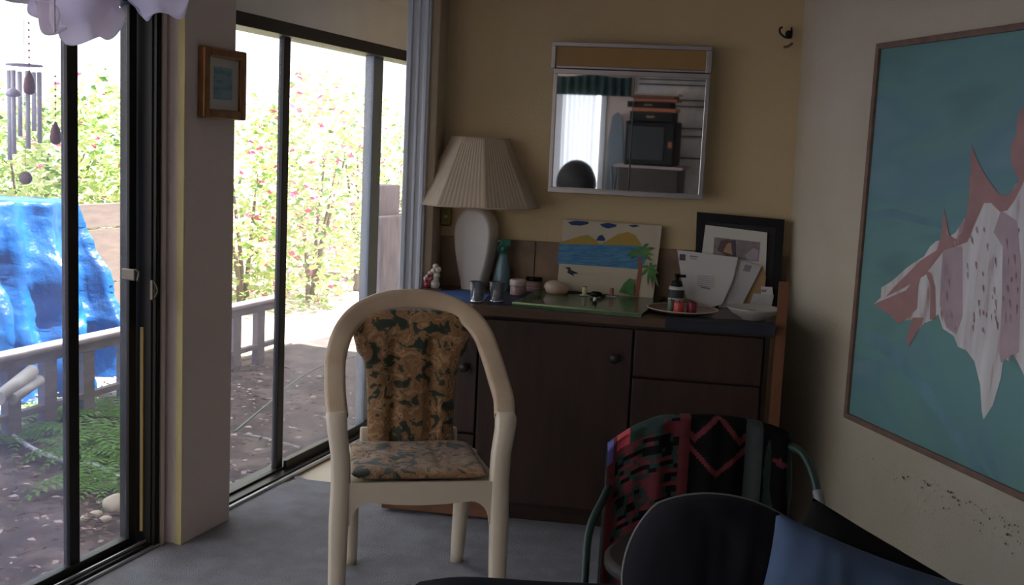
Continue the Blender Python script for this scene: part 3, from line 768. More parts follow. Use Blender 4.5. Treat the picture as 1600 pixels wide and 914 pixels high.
# blue cloth and green mat
bm = new()
A = [at(700, 482), at(640, 466), at(642, 459), at(672, 452), at(800, 456), at(822, 478)]
q = [at(646, 456), at(730, 457), at(822, 470), at(800, 480), at(737, 474), at(690, 468), at(646, 464)]
bluec = mat('blue_cloth', (.05, .14, .42), .8, var=.25, vscale=10)
prism(bm, [p_ + Z * .004 for p_ in [at(648, 455), at(738, 455), at(765, 462), at(752, 474), at(735, 472), at(690, 466), at(646, 461)]], Z * -.0035)
tag(obj('blue_cloth', bm, bluec), 'bright blue cloth under the lamp at the left end of the worktop', 'cloth')
bm = new()
prism(bm, [p_ + Z * .003 for p_ in [at(770, 456), at(842, 458), at(812, 478), at(760, 476)]], Z * -.0025)
tag(obj('dark_cloth', bm, mat('navy_cloth', (.025, .03, .07), .6)), 'dark navy cloth under the two drinking glasses', 'cloth')
gm = thing('cutting_board', 'glossy green board lying on the worktop under the shell', 'board', ctr(905, 480))
bm = new()
gq = [at(800, 479), at(843, 457), at(1040, 468), at(1002, 497)]
gq = [p_ - Vector(gm.location) for p_ in gq]
prism(bm, [p_ + Z * .016 for p_ in gq], -Z * .015)
obj('board', bm, mat('green_gloss', (.055, .13, .05), .25, col2=(.02, .05, .03), vscale=7, coat=.4), gm)
bm = new()
a_, d_ = gq[0], gq[3]
fdir = -Bd
tube(bm, [a_ + Z * .015, d_ + Z * .015], .0045, 8)
obj('edge_strip', bm, mat('green_pale', (.26, .36, .14), .4), gm)

# glasses
def tumbler(px, py, label, liquid):
    t = thing('drinking_glass', label, 'glass', ctr(px, py), 0, 'two tumblers')
    bm = new(); lathe(bm, [(.020, .006), (.026, .012), (.033, .085), (.0315, .085), (.0245, .014), (0.0, .012)], seg=24, cap0=True, cap1=False)
    g = bpy.data.materials.get('clear_glass')
    if not g:
        g = mat('clear_glass', (.85, .88, .9), .03); g.node_tree.nodes['Principled BSDF'].inputs['Transmission Weight'].default_value = .92
    obj('tumbler', bm, g, t)
    bm = new(); lathe(bm, [(.019, .002), (.027, .004), (.027, .010), (.019, .012)], seg=24); obj('base', bm, chrome, t)
    bm = new(); lathe(bm, [(.022, .016), (.0285, .066), (.020, .070)], seg=20); obj('candle_wax', bm, liquid, t)
tumbler(745, 473, 'green tinted small glass tumbler on the dark cloth, nearest the lamp', mat('wax_green', (.18, .26, .14), .4, var=.4, vscale=30))
tumbler(776, 473, 'amber tinted small glass tumbler right of the green tinted one', mat('wax_amber', (.45, .20, .07), .4, var=.4, vscale=30))
# jars
j = thing('jar', 'squat pinkish translucent jar with matching lid behind the tumblers', 'jar', ctr(808, 461))
bm = new(); lathe(bm, [(.028, 0), (.031, .004), (.031, .036), (.028, .040)], seg=24); obj('jar_body', bm, mat('pink_plastic', (.45, .30, .26), .35), j)
bm = new(); lathe(bm, [(.033, .040), (.034, .044), (.034, .064), (.030, .068)], seg=24); obj('lid', bm, mat('pink_lid', (.58, .45, .40), .35), j)
j = thing('jar', 'low pink jar with a flat black lid left of the shell', 'jar', ctr(834, 455))
bm = new(); lathe(bm, [(.030, 0), (.033, .004), (.034, .044), (.030, .048)], seg=24)
obj('jar_body', bm, mat('pink_label', (.48, .30, .26), .4), j)
bm = new(); lathe(bm, [(.0355, .046), (.0365, .050), (.0365, .062), (.033, .065)], seg=24); obj('lid', bm, black_m, j)
bm = new(); lathe(bm, [(.0345, .015), (.0345, .020)], seg=24, cap0=False, cap1=False); lathe(bm, [(.0345, .030), (.0345, .034)], seg=24, cap0=False, cap1=False); obj('label_band', bm, mat('pink_pale', (.62, .50, .46), .4), j)
# spray bottle
sb = thing('spray_bottle', 'pale teal spray bottle with a green trigger head behind the lamp', 'bottle', ctr(784, 455))
bm = new(); lathe(bm, [(.036, 0), (.038, .006), (.036, .06), (.030, .11), (.020, .15), (.016, .17)], seg=24, sx=1, sy=.75); obj('bottle_body', bm, mat('teal_plastic', (.09, .18, .20), .25, spec=.6), sb)
bm = new(); lathe(bm, [(.016, .168), (.017, .195), (.014, .198)], seg=20); box(bm, -.014, .030, -.011, .011, .196, .226, bev=.005); box(bm, -.030, -.012, -.006, .006, .212, .224, bev=.003)
obj('sprayer_head', bm, mat('green_plastic', (.03, .17, .11), .35), sb)
bm = new(); tube(bm, smooth_path([(-.012, 0, .205), (-.024, 0, .19), (-.022, 0, .165)], 4), .004); obj('trigger', bm, mat('green_plastic'  , (.03, .17, .11), .35), sb)
# figurine: two little figures under a white tree-like top
fg = thing('figurine', 'small red and white ceramic figurine at the left end of the worktop', 'figurine', ctr(675, 454))
bm = new(); box(bm, -.036, .036, -.022, .022, 0, .012, bev=.004); obj('base', bm, mat('figurine_base', (.14, .07, .05), .5), fg)
bm = new()
for c_, r in (((.012, 0, .026), .021), ((.012, 0, .046), .017), ((.018, 0, .066), .015), ((.004, 0, .085), .013), ((.022, 0, .092), .014), ((.012, 0, .104), .013), ((-.010, 0, .074), .011)):
    mx_ = Matrix.Translation(c_) @ Matrix.Diagonal((1, .8, .95, 1)); bmesh.ops.create_uvsphere(bm, u_segments=14, v_segments=9, radius=r, matrix=mx_)
for f in bm.faces: f.smooth = True
obj('body', bm, mat('figurine_white', (.66, .60, .46), .3, coat=.4), fg)
bm = new()
for c_, r in (((-.020, -.004, .026), .015), ((-.026, -.006, .038), .010), ((-.004, -.012, .052), .009), ((-.016, -.006, .064), .008)):
    bmesh.ops.create_uvsphere(bm, u_segments=14, v_segments=9, radius=r, matrix=Matrix.Translation(c_))
for f in bm.faces: f.smooth = True
obj('red_coat', bm, mat('figurine_red', (.42, .03, .04), .3, coat=.4), fg)
bm = new()
for c_, r in (((-.028, -.002, .050), .010), ((-.022, -.002, .060), .009)):
    bmesh.ops.create_uvsphere(bm, u_segments=12, v_segments=8, radius=r, matrix=Matrix.Translation(c_))
for f in bm.faces: f.smooth = True
obj('wing', bm, mat('figurine_white', (.66, .60, .46), .3), fg)
# shell / smooth stone
bm = new()
def shellf(u, v):
    a = u * 2 * math.pi; ph = v * math.pi
    x = -math.cos(ph) ; r = math.sin(ph)
    zz = max(-.55, math.sin(a) * r)
    return Vector((x * .052 * (1 + .06 * math.sin(a)), math.cos(a) * r * .045, (zz + .55) * .0345 * (1.0 - .16 * x)))
grid(bm, 30, 20, shellf, closed_u=True); bmesh.ops.remove_doubles(bm, verts=bm.verts, dist=.0003)
bmesh.ops.translate(bm, verts=bm.verts, vec=Vector(ctr(869, 464)) + Vector((0, 0, .016)))
tag(obj('cowrie_shell', bm, mat('shell_tan', (.52, .34, .22), .35, col2=(.60, .48, .38), vscale=14)), 'smooth rounded tan cowrie shell on the corner of the green board', 'shell')
# small things on the board
def onboard(px, py): p_ = onz(px, py, CT + .017); return (p_.x, p_.y, CT + .017)
f1 = thing('figurine', 'tiny brown rounded figurine standing before the beach painting', 'figurine', onboard(924, 447))
bm = new(); lathe(bm, [(.013, 0), (.014, .005), (.011, .025), (.009, .035), (.012, .045), (.011, .055), (.005, .062), (0, .063)], seg=18, cap1=False); obj('body', bm, mat('clay_brown', (.20, .11, .09), .5), f1)
bm = new(); lathe(bm, [(.017, 0), (.017, .004)], seg=18); obj('foot', bm, mat('clay_dark', (.1, .06, .05), .5), f1)
def spool(px, py, label, m_, h=.034):
    s_ = thing('thread_spool', label, 'spool', onboard(px, py), 0)
    bm = new(); lathe(bm, [(.008, .005), (.0095, .009), (.0095, h - .007), (.008, h - .003)], seg=18); obj('thread', bm, m_, s_)
    bm = new(); box(bm, -.020, .018, -.012, .012, 0, .005, bev=.0015); obj('tray', bm, mat('tray_white', (.5, .5, .45), .4), s_)
    bm = new(); lathe(bm, [(.0095, h - .003), (.0095, h)], seg=18); obj('cap', bm, mat('cap_grey', (.2, .2, .18), .4), s_)
spool(913, 462, 'pale yellow thread spool on a white tray on the green board', mat('thread_yellow', (.62, .58, .28), .7), .040)
spool(955, 464, 'pink red thread spool on a white tray on the green board', mat('thread_pink', (.40, .15, .13), .7), .038)
td = thing('tape_dispenser', 'black rounded gadget between the two thread spools', 'gadget', onboard(931, 464))
bm = new(); lathe(bm, [(.001, -.01), (.024, -.01), (.026, -.007), (.026, .007), (.024, .01), (.001, .01)], seg=24, fr=Matrix.Translation((0, 0, .012)) @ Matrix.Rotation(R_(90), 4, 'X') @ Matrix.Diagonal((1, .46, 1, 1))); obj('body', bm, black_m, td)
bm = new(); box(bm, .018, .040, -.008, .008, 0, .012, bev=.003); obj('nose', bm, black_m, td)
vb = thing('little_bottle', 'tiny clear vial with a black cap near the front edge of the green board', 'bottle', onboard(929, 474))
bm = new(); lathe(bm, [(.009, 0), (.010, .002), (.010, .007), (.008, .009)], seg=16); obj('cap', bm, black_m, vb)
bm = new(); lathe(bm, [(.007, .009), (.0075, .022), (.005, .024)], seg=16); obj('bottle_body', bm, mat('vial_cream', (.6, .58, .42), .2), vb)
# lotion bottle with pump
lb = thing('pump_bottle', 'white labelled bottle with a black pump top before the letters', 'bottle', ctr(1055, 480))
bm = new(); lathe(bm, [(.030, 0), (.032, .004), (.032, .080), (.028, .086), (.012, .090)], seg=24, sy=.8); obj('bottle_body', bm, mat('bottle_white', (.50, .52, .46), .3), lb)
bm = new(); lathe(bm, [(.0325, .040), (.0325, .074)], seg=24, sy=.8, cap0=False, cap1=False); obj('label_band', bm, mat('label_black', (.03, .025, .03), .5), lb)
bm = new(); lathe(bm, [(.022, .088), (.024, .092), (.020, .108), (.009, .112), (.008, .128), (.012, .130), (.012, .138), (0, .140)], seg=20, cap1=False); box(bm, 0, .036, -.006, .006, .124, .136, bev=.003); obj('pump', bm, black_m, lb)
# plate and candles
pl = thing('plate', 'shallow brown rimmed plate holding the candles', 'plate', ctr(1066, 490))
bm = new(); lathe(bm, [(.06, 0), (.065, .003), (.125, .013), (.138, .019), (.139, .022), (.135, .021), (.12, .016), (.06, .006), (0, .005)], seg=48, cap1=False)
obj('dish', bm, mat('plate_brown', (.22, .13, .08), .3, var=.3, vscale=12, coat=.3), pl)
bm = new(); lathe(bm, [(.137, .020), (.1405, .0215), (.1405, .0235), (.137, .024), (.134, .022)], seg=48, cap0=False, cap1=False); obj('rim', bm, mat('plate_rim', (.55, .48, .42), .3), pl)
def candle(px, m_, label, r=.020, h=.048, py=491):
    p_ = onz(px, py, CT + .008)
    t = thing('candle', label, 'candle', (p_.x, p_.y, CT + .008), 0)
    bm = new(); lathe(bm, [(r * .95, 0), (r, .003), (r, h - .004), (r * .9, h), (r * .4, h - .002), (0, h - .002)], seg=24, cap1=False); obj('wax', bm, m_, t)
    bm = new(); tube(bm, [(0, 0, h - .003), (.001, 0, h + .006)], .0012, 6); obj('wick', bm, black_m, t)
candle(1060, mat('wax_red', (.55, .05, .04), .4), 'bright red stubby candle on the plate')
candle(1080, mat('wax_darkred', (.22, .015, .03), .4), 'dark red stubby candle right of the bright red one')
candle(1048, mat('wax_olive', (.10, .16, .09), .4), 'short green candle left of the bright red one', .014, .050, 488)
bw = thing('bowl', 'white shallow bowl at the right end of the worktop', 'bowl', ctr(1177, 499))
bm = new(); lathe(bm, [(.045, 0), (.048, .005), (.085, .024), (.104, .044), (.106, .047), (.102, .047), (.08, .028), (.04, .012), (0, .010)], seg=40, cap1=False); obj('bowl_body', bm, mat('bowl_white', (.50, .48, .42), .3, coat=.3), bw)
bm = new()
for k in range(14):
    a = random.uniform(0, 6.28); r = random.uniform(0, .05)
    bmesh.ops.create_icosphere(bm, subdivisions=1, radius=random.uniform(.009, .015), matrix=Matrix.Translation((r * math.cos(a), r * math.sin(a), .026)) @ Matrix.Diagonal((1, 1, .6, 1)))
so = obj('potpourri', bm, mat('potpourri', (.30, .22, .14), .8, col2=(.12, .10, .08), vscale=40), bw); so['kind'] = 'stuff'
# wooden stick leaning by the cabinet end
bm = new()
ptop = FB @ Vector((0.400, 4.20, 1.032)); pbot = FB @ Vector((0.402, 4.205, 0.0))
prism(bm, [pbot + Ba * -.018, pbot + Ba * .020, pbot + Ba * .020 + Bd * .02, pbot + Ba * -.018 + Bd * .02], (ptop - pbot))
tag(obj('wooden_pole', bm, mat('orange_wood', (.20, .075, .03), .45, var=.3, vscale=5, stretch=(8, 8, 1))), 'narrow orange-brown wooden pole standing at the right end of the cabinet', 'pole')
# dark blue cloth hanging at the right front of the worktop
bm = new()
def dcl(u, v):
    a_ = FB @ Vector((-0.02 + .40 * u, 0, 0)); s_ = v * .138
    if s_ < .10: d_, z_ = 4.262 - s_, CT + .0045
    else: d_, z_ = 4.160 + .001 * math.sin(u * 30), CT + .0045 - (s_ - .10)
    return FB @ Vector((-0.03 + .405 * u, d_, z_ - .001 * math.sin(u * 17)))
grid(bm, 30, 16, dcl)
tag(obj('runner_cloth', bm, mat('navy_cloth2', (.016, .018, .027), .8), fix=False), 'dark blue cloth folded over the worktop edge under the plate and bowl', 'cloth')
# yellow hanging ornament on pier
yo = thing('hanging_ornament', 'olive yellow ornament hanging on the wall left of the lamp', 'ornament', FB @ Vector((-1.012, 4.742, 1.13)), -aB)
bm = new(); box(bm, -.028, .020, -.02, 0, 0, .13, bev=.008); obj('plaque', bm, mat('olive_yellow', (.26, .22, .04), .6, var=.3, vscale=20), yo)
bm = new(); box(bm, -.008, .006, -.032, -.018, .035, .05, bev=.003); obj('hook', bm, mat('hook_cream', (.5, .42, .3), .5), yo)
# sconce at the top right of the back wall
sc_ = onB(1229, 50, 4.72)
sc = thing('wall_hook', 'black and white curled metal candle hook high in the right corner', 'hook', sc_, -aB)
bm = new()
tube(bm, smooth_path([(.02, .02, .02), (.02, 0, -.02), (-.005, -.01, -.022), (-.026, -.01, -.005), (-.028, -.01, .012), (-.018, -.01, .018)], 5), .004); obj('hook_arm', bm, black_m, sc)
bm = new(); bmesh.ops.create_uvsphere(bm, u_segments=16, v_segments=10, radius=.014, matrix=Matrix.Translation((.008, -.01, -.008))); obj('knob', bm, black_m, sc)
bm = new(); tube(bm, smooth_path([(.026, .0, -.045), (.01, -.01, -.058), (-.008, -.01, -.062)], 5), .005); obj('lower_prong', bm, mat('prong_brown', (.15, .1, .06), .5), sc)

# ================================================================== CANE CHAIR WITH BLANKET
cane_g = mat('cane_green', (.011, .032, .023), .45)
cane_w = mat('wrap_white', (.22, .22, .22), .5)
RC = Vector((0.548, 2.92, 0))
rc = thing('cane_armchair', 'dark green tubular cane armchair with a rounded back in the right foreground', 'chair', RC, R_(-2))
bm = new()
hp = [(-.245, .10, 0), (-.245, .10, .45), (-.25, .10, .57), (-.235, .10, .658), (-.18, .10, .715), (-.08, .10, .738), (0, .10, .740), (.08, .10, .738), (.18, .10, .728), (.235, .10, .683), (.25, .10, .57), (.245, .10, .45), (.245, .10, 0)]
tube(bm, smooth_path(hp, 6), .012, 10); obj('back_frame', bm, cane_g, rc)
for sg in (-1, 1):
    bm = new()
    if sg > 0: ap = [(.235, .085, .695), (.265, .03, .69), (.285, -.03, .65), (.300, -.09, .57), (.315, -.14, .48), (.335, -.2, .40), (.32, -.26, 0)]
    else: ap = [(-.245, .09, .56), (-.27, .02, .53), (-.305, -.05, .47), (-.315, -.12, .38), (-.315, -.2, .2), (-.31, -.26, 0)]
    tube(bm, smooth_path(ap, 6), .0115, 10); ar = obj('arm', bm, cane_g, rc)
    bm = new()
    q = smooth_path(ap, 6); m0 = 15 if sg > 0 else 3
    seg_ = [p_ - ar.location for p_ in q[m0:m0 + 5]] if sg > 0 else [Vector((-.247, .10, .60)) - ar.location, Vector((-.247, .10, .56)) - ar.location]
    tube(bm, seg_, .0135, 10); obj('binding', bm, cane_w, ar)
bm = new(); lathe(bm, [(.25, .38), (.265, .39), (.265, .41), (.25, .42)], seg=36, c=(0, -.10, 0), sy=.85); obj('seat', bm, mat('cane_seat', (.03, .022, .015), .7), rc)
bm = new()
for k in range(9):
    x = -.2 + .05 * k; tube(bm, [(x, .10, .42), (x, .10, .715)], .005, 6)
obj('back_rods', bm, cane_g, rc)
# blanket
bmats = [mat('wool_black', (.006, .005, .006), .95, spec=.1), mat('wool_red', (.12, .015, .02), .95, var=.3, vscale=40), mat('wool_green', (.014, .034, .028), .95, var=.3, vscale=40), mat('wool_grey', (.038, .046, .046), .95, var=.2, vscale=40), mat('wool_blue', (.09, .09, .28), .95), mat('wool_brightred', (.42, .05, .06), .95)]
bk = thing('blanket', 'red green and black zigzag patterned wool blanket draped over the cane armchair', 'blanket', RC, R_(-2))
def hz(x):
    return .757 - .10 * abs(min(0, x) / .262) ** 2.6 - .05 * abs(max(0, x) / .262) ** 3
def blf(u, v):
    x = -.262 + .508 * u; h = hz(x); s_ = v * 1.05
    fold = .006 * math.sin(x * 38) + .004 * math.sin(x * 90)
    if s_ < .48: return Vector((x * (1 + .02 * (1 - s_ / .48)), .128 + fold, h - (.48 - s_)))
    if s_ < .54:
        t = (s_ - .48) / .06; return Vector((x, .128 - .056 * t + fold * (1 - t) , h + .010 * math.sin(math.pi * t)))
    d_ = s_ - .54
    return Vector((x * (1 + .02 * d_), .072 - .012 * min(1, d_ * 8) - fold, h - d_))
def blm(u, v):
    x = -.262 + .508 * u; s_ = v * 1.05; y = s_ - .52
    zz = math.floor(y / .013)
    if u < .03: return 4 if -.01 < y < .07 else (1 if y > 0 else 2)
    if u < .045: return 1
    if y < .05 and u < .30: return 5 if u < .12 and u > .05 else (2 if u < .30 else 1)
    if x < -.035:
        k = noise.noise(Vector((x * 16, zz * .9, 1.3))) + .5 * noise.noise(Vector((x * 40, zz * 3.1, 4)))
        if u > .385: return 1
        return 1 if k > .13 else (2 if k > -.18 else 0)
    if x < .118:
        c_ = .040; a_ = abs(((x - c_) / .062)); t1 = .005 + .07 * abs(a_ % 2 - 0) if a_ < 1 else .005 + .07 * (2 - a_)
        t2 = .170 - .06 * a_ if a_ < 1.3 else .11
        if abs(y - t1) < .011 or abs(y - t2) < .009: return 1
        return 0
    if x < .165: return 3
    if abs(x - .215) < .022 and abs(y - .10) < .012 * (1 - abs(x - .215) / .03): return 1
    return 2 if noise.noise(Vector((x * 30, y * 6, 9))) > .2 else 0
bm = new(); grid(bm, 220, 168, blf, mfn=blm); obj('cloth', bm, bmats, bk, fix=False)
bm = new()
for k in range(30):
    x = -.262 + .508 * (k + .5) / 30; z_ = hz(x) - .515; y_ = .06
    tube(bm, [(x * 1.01, y_, z_), (x * 1.01 + random.uniform(-.003, .003), y_ - .004, z_ - .03)], .0018, 5)
so = obj('fringe', bm, bmats[1], bk); so['kind'] = 'stuff'

# ================================================================== FOREGROUND DAYBED, CUSHIONS
def cushion(name, label, cat, w_, h_, th, m_, loc, rot, piping=None, puff=1.0, seed=0, corner_=.10, round_=0):
    t = thing(name, label, cat, loc); t.rotation_euler = rot
    def f(sgn):
        def g(u, v):
            a_, b_ = (u - .5) * 2, (v - .5) * 2
            pin = 1 - corner_ * (1 - abs(b_)) ** 1.0 * 0 - corner_ * (1 - (a_ * b_) ** 2) * .0
            x = a_ * w_ / 2 * (1 - corner_ * (1 - b_ * b_) * 0.0 - corner_ * .5 * (1 - abs(b_)) ** 2 * (abs(a_) ** 3) * 0 + 0) * (1 - corner_ * (abs(b_) ** 4) * -.0)
            z = b_ * h_ / 2
            if round_:
                x *= math.sqrt(1 - round_ * b_ * b_ / 2); z *= math.sqrt(1 - round_ * a_ * a_ / 2)
            # concave sides
            x *= 1 - corner_ * (1 - b_ ** 2) * (abs(a_) ** 2) * .6
            z *= 1 - corner_ * (1 - a_ ** 2) * (abs(b_) ** 2) * .6
            e = (max(0, 1 - a_ ** 4) * max(0, 1 - b_ ** 4)) ** .6
            wr = .012 * noise.noise(Vector((x * 9 + seed, z * 9, sgn))) + .010 * noise.noise(Vector((x * 26 + seed, z * 12 + x * 14, sgn)))
            return Vector((x, -sgn * (th / 2 * e * puff + wr * e), z + h_ / 2))
        return g
    bm = new(); grid(bm, 44, 44, f(1)); grid(bm, 44, 44, f(-1)); bmesh.ops.remove_doubles(bm, verts=bm.verts, dist=.0006)
    obj('cover', bm, m_, t)
    if piping:
        g = f(1); pts = [g(i / 30, 0) for i in range(30)] + [g(1, i / 30) for i in range(30)] + [g(1 - i / 30, 1) for i in range(30)] + [g(0, 1 - i / 30) for i in range(31)]
        bm = new(); tube(bm, pts, .0035, 6); obj('piping', bm, piping, t)
    return t
navy = mat('sofa_dark', (.010, .011, .016), .95, var=.3, vscale=8, spec=.1)
sofa = thing('daybed', 'dark cloth covered low daybed in the right foreground under the cushions', 'sofa', (0.62, 1.75, 0), 0)
bm = new()
def sof(u, v):
    x = -.84 + 1.72 * u; y = -.75 + 1.53 * v
    e = (min(1, min(u, 1 - u) * 14) * min(1, min(v, 1 - v) * 11)) ** .35
    return Vector((x, y, .43 + .065 * e + .006 * noise.noise(Vector((x * 5, y * 5, 0)))))
grid(bm, 50, 40, sof)
for s_ in (0,):
    box(bm, -.835, .875, -.745, .775, .10, .432, bev=.01)
obj('mattress', bm, navy, sofa)
for x, y in ((-.66, -.70), (.80, -.70), (-.66, .62), (.80, .62)):
    bm = new(); box(bm, x, x + .05, y, y + .05, 0, .11, bev=.004); obj('leg', bm, wood_d, sofa)
cushion('dark_cushion', 'large charcoal round-topped cushion with pale piping leaning against the cane armchair', 'cushion', .45, .39, .17, mat('cushion_charcoal', (.014, .0135, .017), .95, spec=.1), (0.475, 2.33, .345), (R_(-16), R_(9), R_(4)), mat('piping_pale', (.16, .15, .16), .8), seed=3, corner_=.0, round_=.85)
cushion('blue_pillow', 'slate blue pillow lying in front of the charcoal cushion', 'pillow', .48, .36, .15, mat('pillow_blue', (.050, .085, .16), .9, var=.15, vscale=10), (0.68, 2.02, .385), (R_(-24), R_(14), R_(-14)), None, seed=8, corner_=.14)
cushion('bolster', 'long black bolster sloping down along the right wall behind the blue pillow', 'cushion', .62, .36, .14, mat('bolster_black', (.008, .007, .007), .95, spec=.1), (0.80, 2.17, .325), (R_(-4), R_(17), R_(-42)), None, seed=12, corner_=.02)

# ================================================================== HANGING LIGHT, TOP LEFT
frost = mat('frosted_glass', (.92, .86, .93), .3, trans=.65, coat=.2)
def at_d(px, py, D): return O + ray(px, py) / FPX * D
hub = at_d(135, -75, 2.6)
hl = thing('hanging_light', 'ceiling light with ruffled frosted glass shades and a bead chain at top left', 'ceiling light', hub)
bm = new(); lathe(bm, [(.012, .0), (.05, .02), (.055, .05), (.02, .08), (.01, .09), (.01, CEIL - hub.z - .02), (.06, CEIL - hub.z - .015), (.065, CEIL - hub.z)], seg=24); obj('stem', bm, chrome, hl)
def ruff(px, py, D, rot, R=.105, ph=0.0):
    c_ = at_d(px, py, D) - hub
    axis = Vector(rot).normalized()
    q = axis.to_track_quat('Z', 'Y').to_matrix().to_4x4()
    fr_ = Matrix.Translation(c_) @ q
    bm = new()
    prof = [(.020, -.13), (.034, -.125), (.050, -.10), (.058, -.07), (.062, -.045), (.070, -.025), (.085, -.010), (R, 0.0)]
    def g(u, v):
        k = v * (len(prof) - 1); i = min(int(k), len(prof) - 2); t = k - i
        r = prof[i][0] * (1 - t) + prof[i + 1][0] * t; z = prof[i][1] * (1 - t) + prof[i + 1][1] * t
        a_ = u * 2 * math.pi
        am = max(0, (v - .45) / .55) ** 1.6
        r *= 1 + .16 * am * abs(math.sin(a_ * 3 + ph)); z += .020 * am * math.sin(a_ * 6 + ph * 2)
        return fr_ @ Vector((r * math.cos(a_), r * math.sin(a_), z))
    grid(bm, 96, 28, g, closed_u=True)
    ext = bmesh.ops.solidify(bm, geom=bm.faces[:], thickness=.003)
    sh = obj('glass_shade', bm, frost, hl, fix=True)
    bm = new(); tube(bm, smooth_path([Vector((0, 0, .03)) - sh.location, (c_ - axis * .06) * .55 + Z * .04 - sh.location, c_ - axis * .125 - sh.location], 6), .008); obj('arm', bm, chrome, sh)
ruff(118, 2, 2.55, (0.05, -.75, -.52), .098, .3)
ruff(28, -14, 2.45, (-.6, -.35, -.75), .112, 1.1)
ruff(258, -16, 2.62, (.45, -.45, -.62), .078, .2)
bm = new()
c0 = at_d(86, 50, 2.40) - hub
for k in range(46):
    bmesh.ops.create_icosphere(bm, subdivisions=1, radius=.0018, matrix=Matrix.Translation(c0 + Z * .0042 * k))
tube(bm, [c0, c0 + Z * .19], .0006, 5)
tube(bm, [c0 + Z * .19, Vector((0, 0, .06))], .0008, 5)
obj('bead_chain', bm, mat('chain_metal', (.35, .33, .4), .4, .5), hl)

# ================================================================== BEHIND THE CAMERA (seen in the mirror)
bm = new()
for x0, x1, z0_, z1_ in ((wx0 - .05, wx0 + .03, wz0 - .05, wz1 + .03), (wx1 - .03, wx1 + .03, wz0 - .05, wz1 + .03), (wx0, wx1, wz1 - .03, wz1 + .03), (wx0, wx1, wz0 - .05, wz0 + .02)):
    box(bm, x0, x1, YR - .06, YR + .02, z0_, z1_, bev=.003)
wr = thing('window_1', 'white framed window in the wall behind the camera', 'window', (0, 0, 0)); wr['kind'] = 'structure'
struct('window_frame', bm, white_paint, wr)
bm = new(); box(bm, wx0, wx1, YR - .05, YR - .045, wz0, wz1); struct('pane', bm, glass_c, wr)
cur = thing('curtain', 'sheer white curtain hanging in the rear window, seen in the mirror', 'curtain', (0, YR, 0))
bm = new(); grid(bm, 90, 6, lambda u, v: Vector((wx0 + .03 + .36 * u, .055 + .018 * math.sin(u * 42), .62 + 1.30 * v)))
obj('sheer', bm, mat('sheer_white', (.85, .87, .90), .9, trans=.75), cur, fix=False)
bm = new(); tube(bm, [(wx0 - .02, .06, 1.93), (wx1 + .1, .06, 1.93)], .008); obj('rod', bm, alum_light, cur)
va = thing('valance', 'dark teal swagged valance above the rear window, seen in the mirror', 'valance', (0, YR, 0))
bm = new(); grid(bm, 70, 14, lambda u, v: Vector((wx0 - .10 + .86 * u, .10 + .014 * math.sin(u * 60), 2.02 - .20 * v - .012 * math.sin(u * 9) * (1 - v))), mfn=lambda u, v: 0)
obj('swag', bm, mat('teal_fabric', (.014, .07, .065), .7, col2=(.01, .02, .02), vscale=6, stretch=(4, 1, 1)), va, fix=False)
# metal wall shelving in front of the stone
shv = thing('wall_shelving', 'dark thin metal shelf bars on the white stone rear wall, seen in the mirror', 'shelf', (0, YR, 0))
for z_ in (1.22, 1.44, 1.52, 1.74, 1.80, 1.95, 2.0):
    bm = new(); box(bm, -.84, .75, .001, .03 if z_ != 1.22 else .05, z_, z_ + .012, bev=.002); obj('shelf_bar', bm, black_m, shv)
tvst = thing('media_stand', 'low dark media stand behind the camera under the television', 'stand', (-.57, -1.72, 0))
bm = new(); box(bm, -.30, .30, -.22, .22, 0.0, 1.13, bev=.008); obj('body', bm, wood_d, tvst)
bm = new(); box(bm, -.34, .34, -.24, .24, 1.13, 1.155, bev=.004); obj('top', bm, mat('stand_top', (.42, .34, .32), .5), tvst)
tv = thing('television', 'old black box television on the stand, seen in the mirror', 'television', (-.58, -1.72, 1.155))
bm = new(); box(bm, -.25, .25, -.20, .19, 0, .43, bev=.02); obj('case', bm, black_m, tv)
bm = new(); box(bm, -.21, .15, .185, .198, .05, .39, bev=.01); obj('screen', bm, mat('tv_screen', (.01, .012, .015), .45), tv)
bm = new(); box(bm, .185, .225, .188, .2, .18, .24, bev=.003); obj('badge', bm, mat('badge_orange', (.35, .12, .05), .5), tv)
zc = 1.585
for k, (hgt, dx, m_, nm, lb_) in enumerate([(.095, 0, black_m, 'video_recorder', 'black video recorder lowest in the stack on the television'), (.034, .02, mat('orange_case', (.50, .16, .06), .5), 'orange_case', 'flat orange case in the stack on the television'), (.06, -.03, black_m, 'disc_player', 'black disc player above the orange case in the stack'), (.030, .03, mat('orange_case2', (.42, .13, .06), .5), 'disc_box', 'red orange disc box near the top of the stack'), (.03, 0, mat('brown_case', (.12, .05, .03), .5), 'book', 'dark brown book near the top of the stack'), (.022, .04, mat('cream_case', (.5, .42, .32), .5), 'book', 'cream book topmost of the stack on the television')]):
    t = thing(nm, lb_ + ', seen in the mirror', 'electronics' if 'book' != nm else 'book', (-.58 + dx, -1.70, zc))
    bm = new(); box(bm, -.215, .215, -.14, .14, 0.0, hgt - .002, bev=.004); obj('body', bm, m_, t)
    if k in (0, 2):
        bm = new(); box(bm, -.05, .03, .138, .143, hgt * .35, hgt * .55); obj('display', bm, mat('display_gold', (.3, .25, .12), .4), t)
    zc += hgt
iron = thing('ironing_board', 'folded grey ironing board leaning by the rear window, seen in the mirror', 'board', (-1.03, -2.05, 0))
bm = new(); prism(bm, [Vector((-.09, -.04, .25)), Vector((.09, -.04, .25)), Vector((.085, -.06, 1.35)), Vector((.05, -.06, 1.62)), Vector((0, -.06, 1.66)), Vector((-.05, -.06, 1.62)), Vector((-.085, -.06, 1.35))], Vector((0, .03, 0))); obj('board', bm, mat('grey_blue_cloth', (.20, .25, .29), .8), iron)
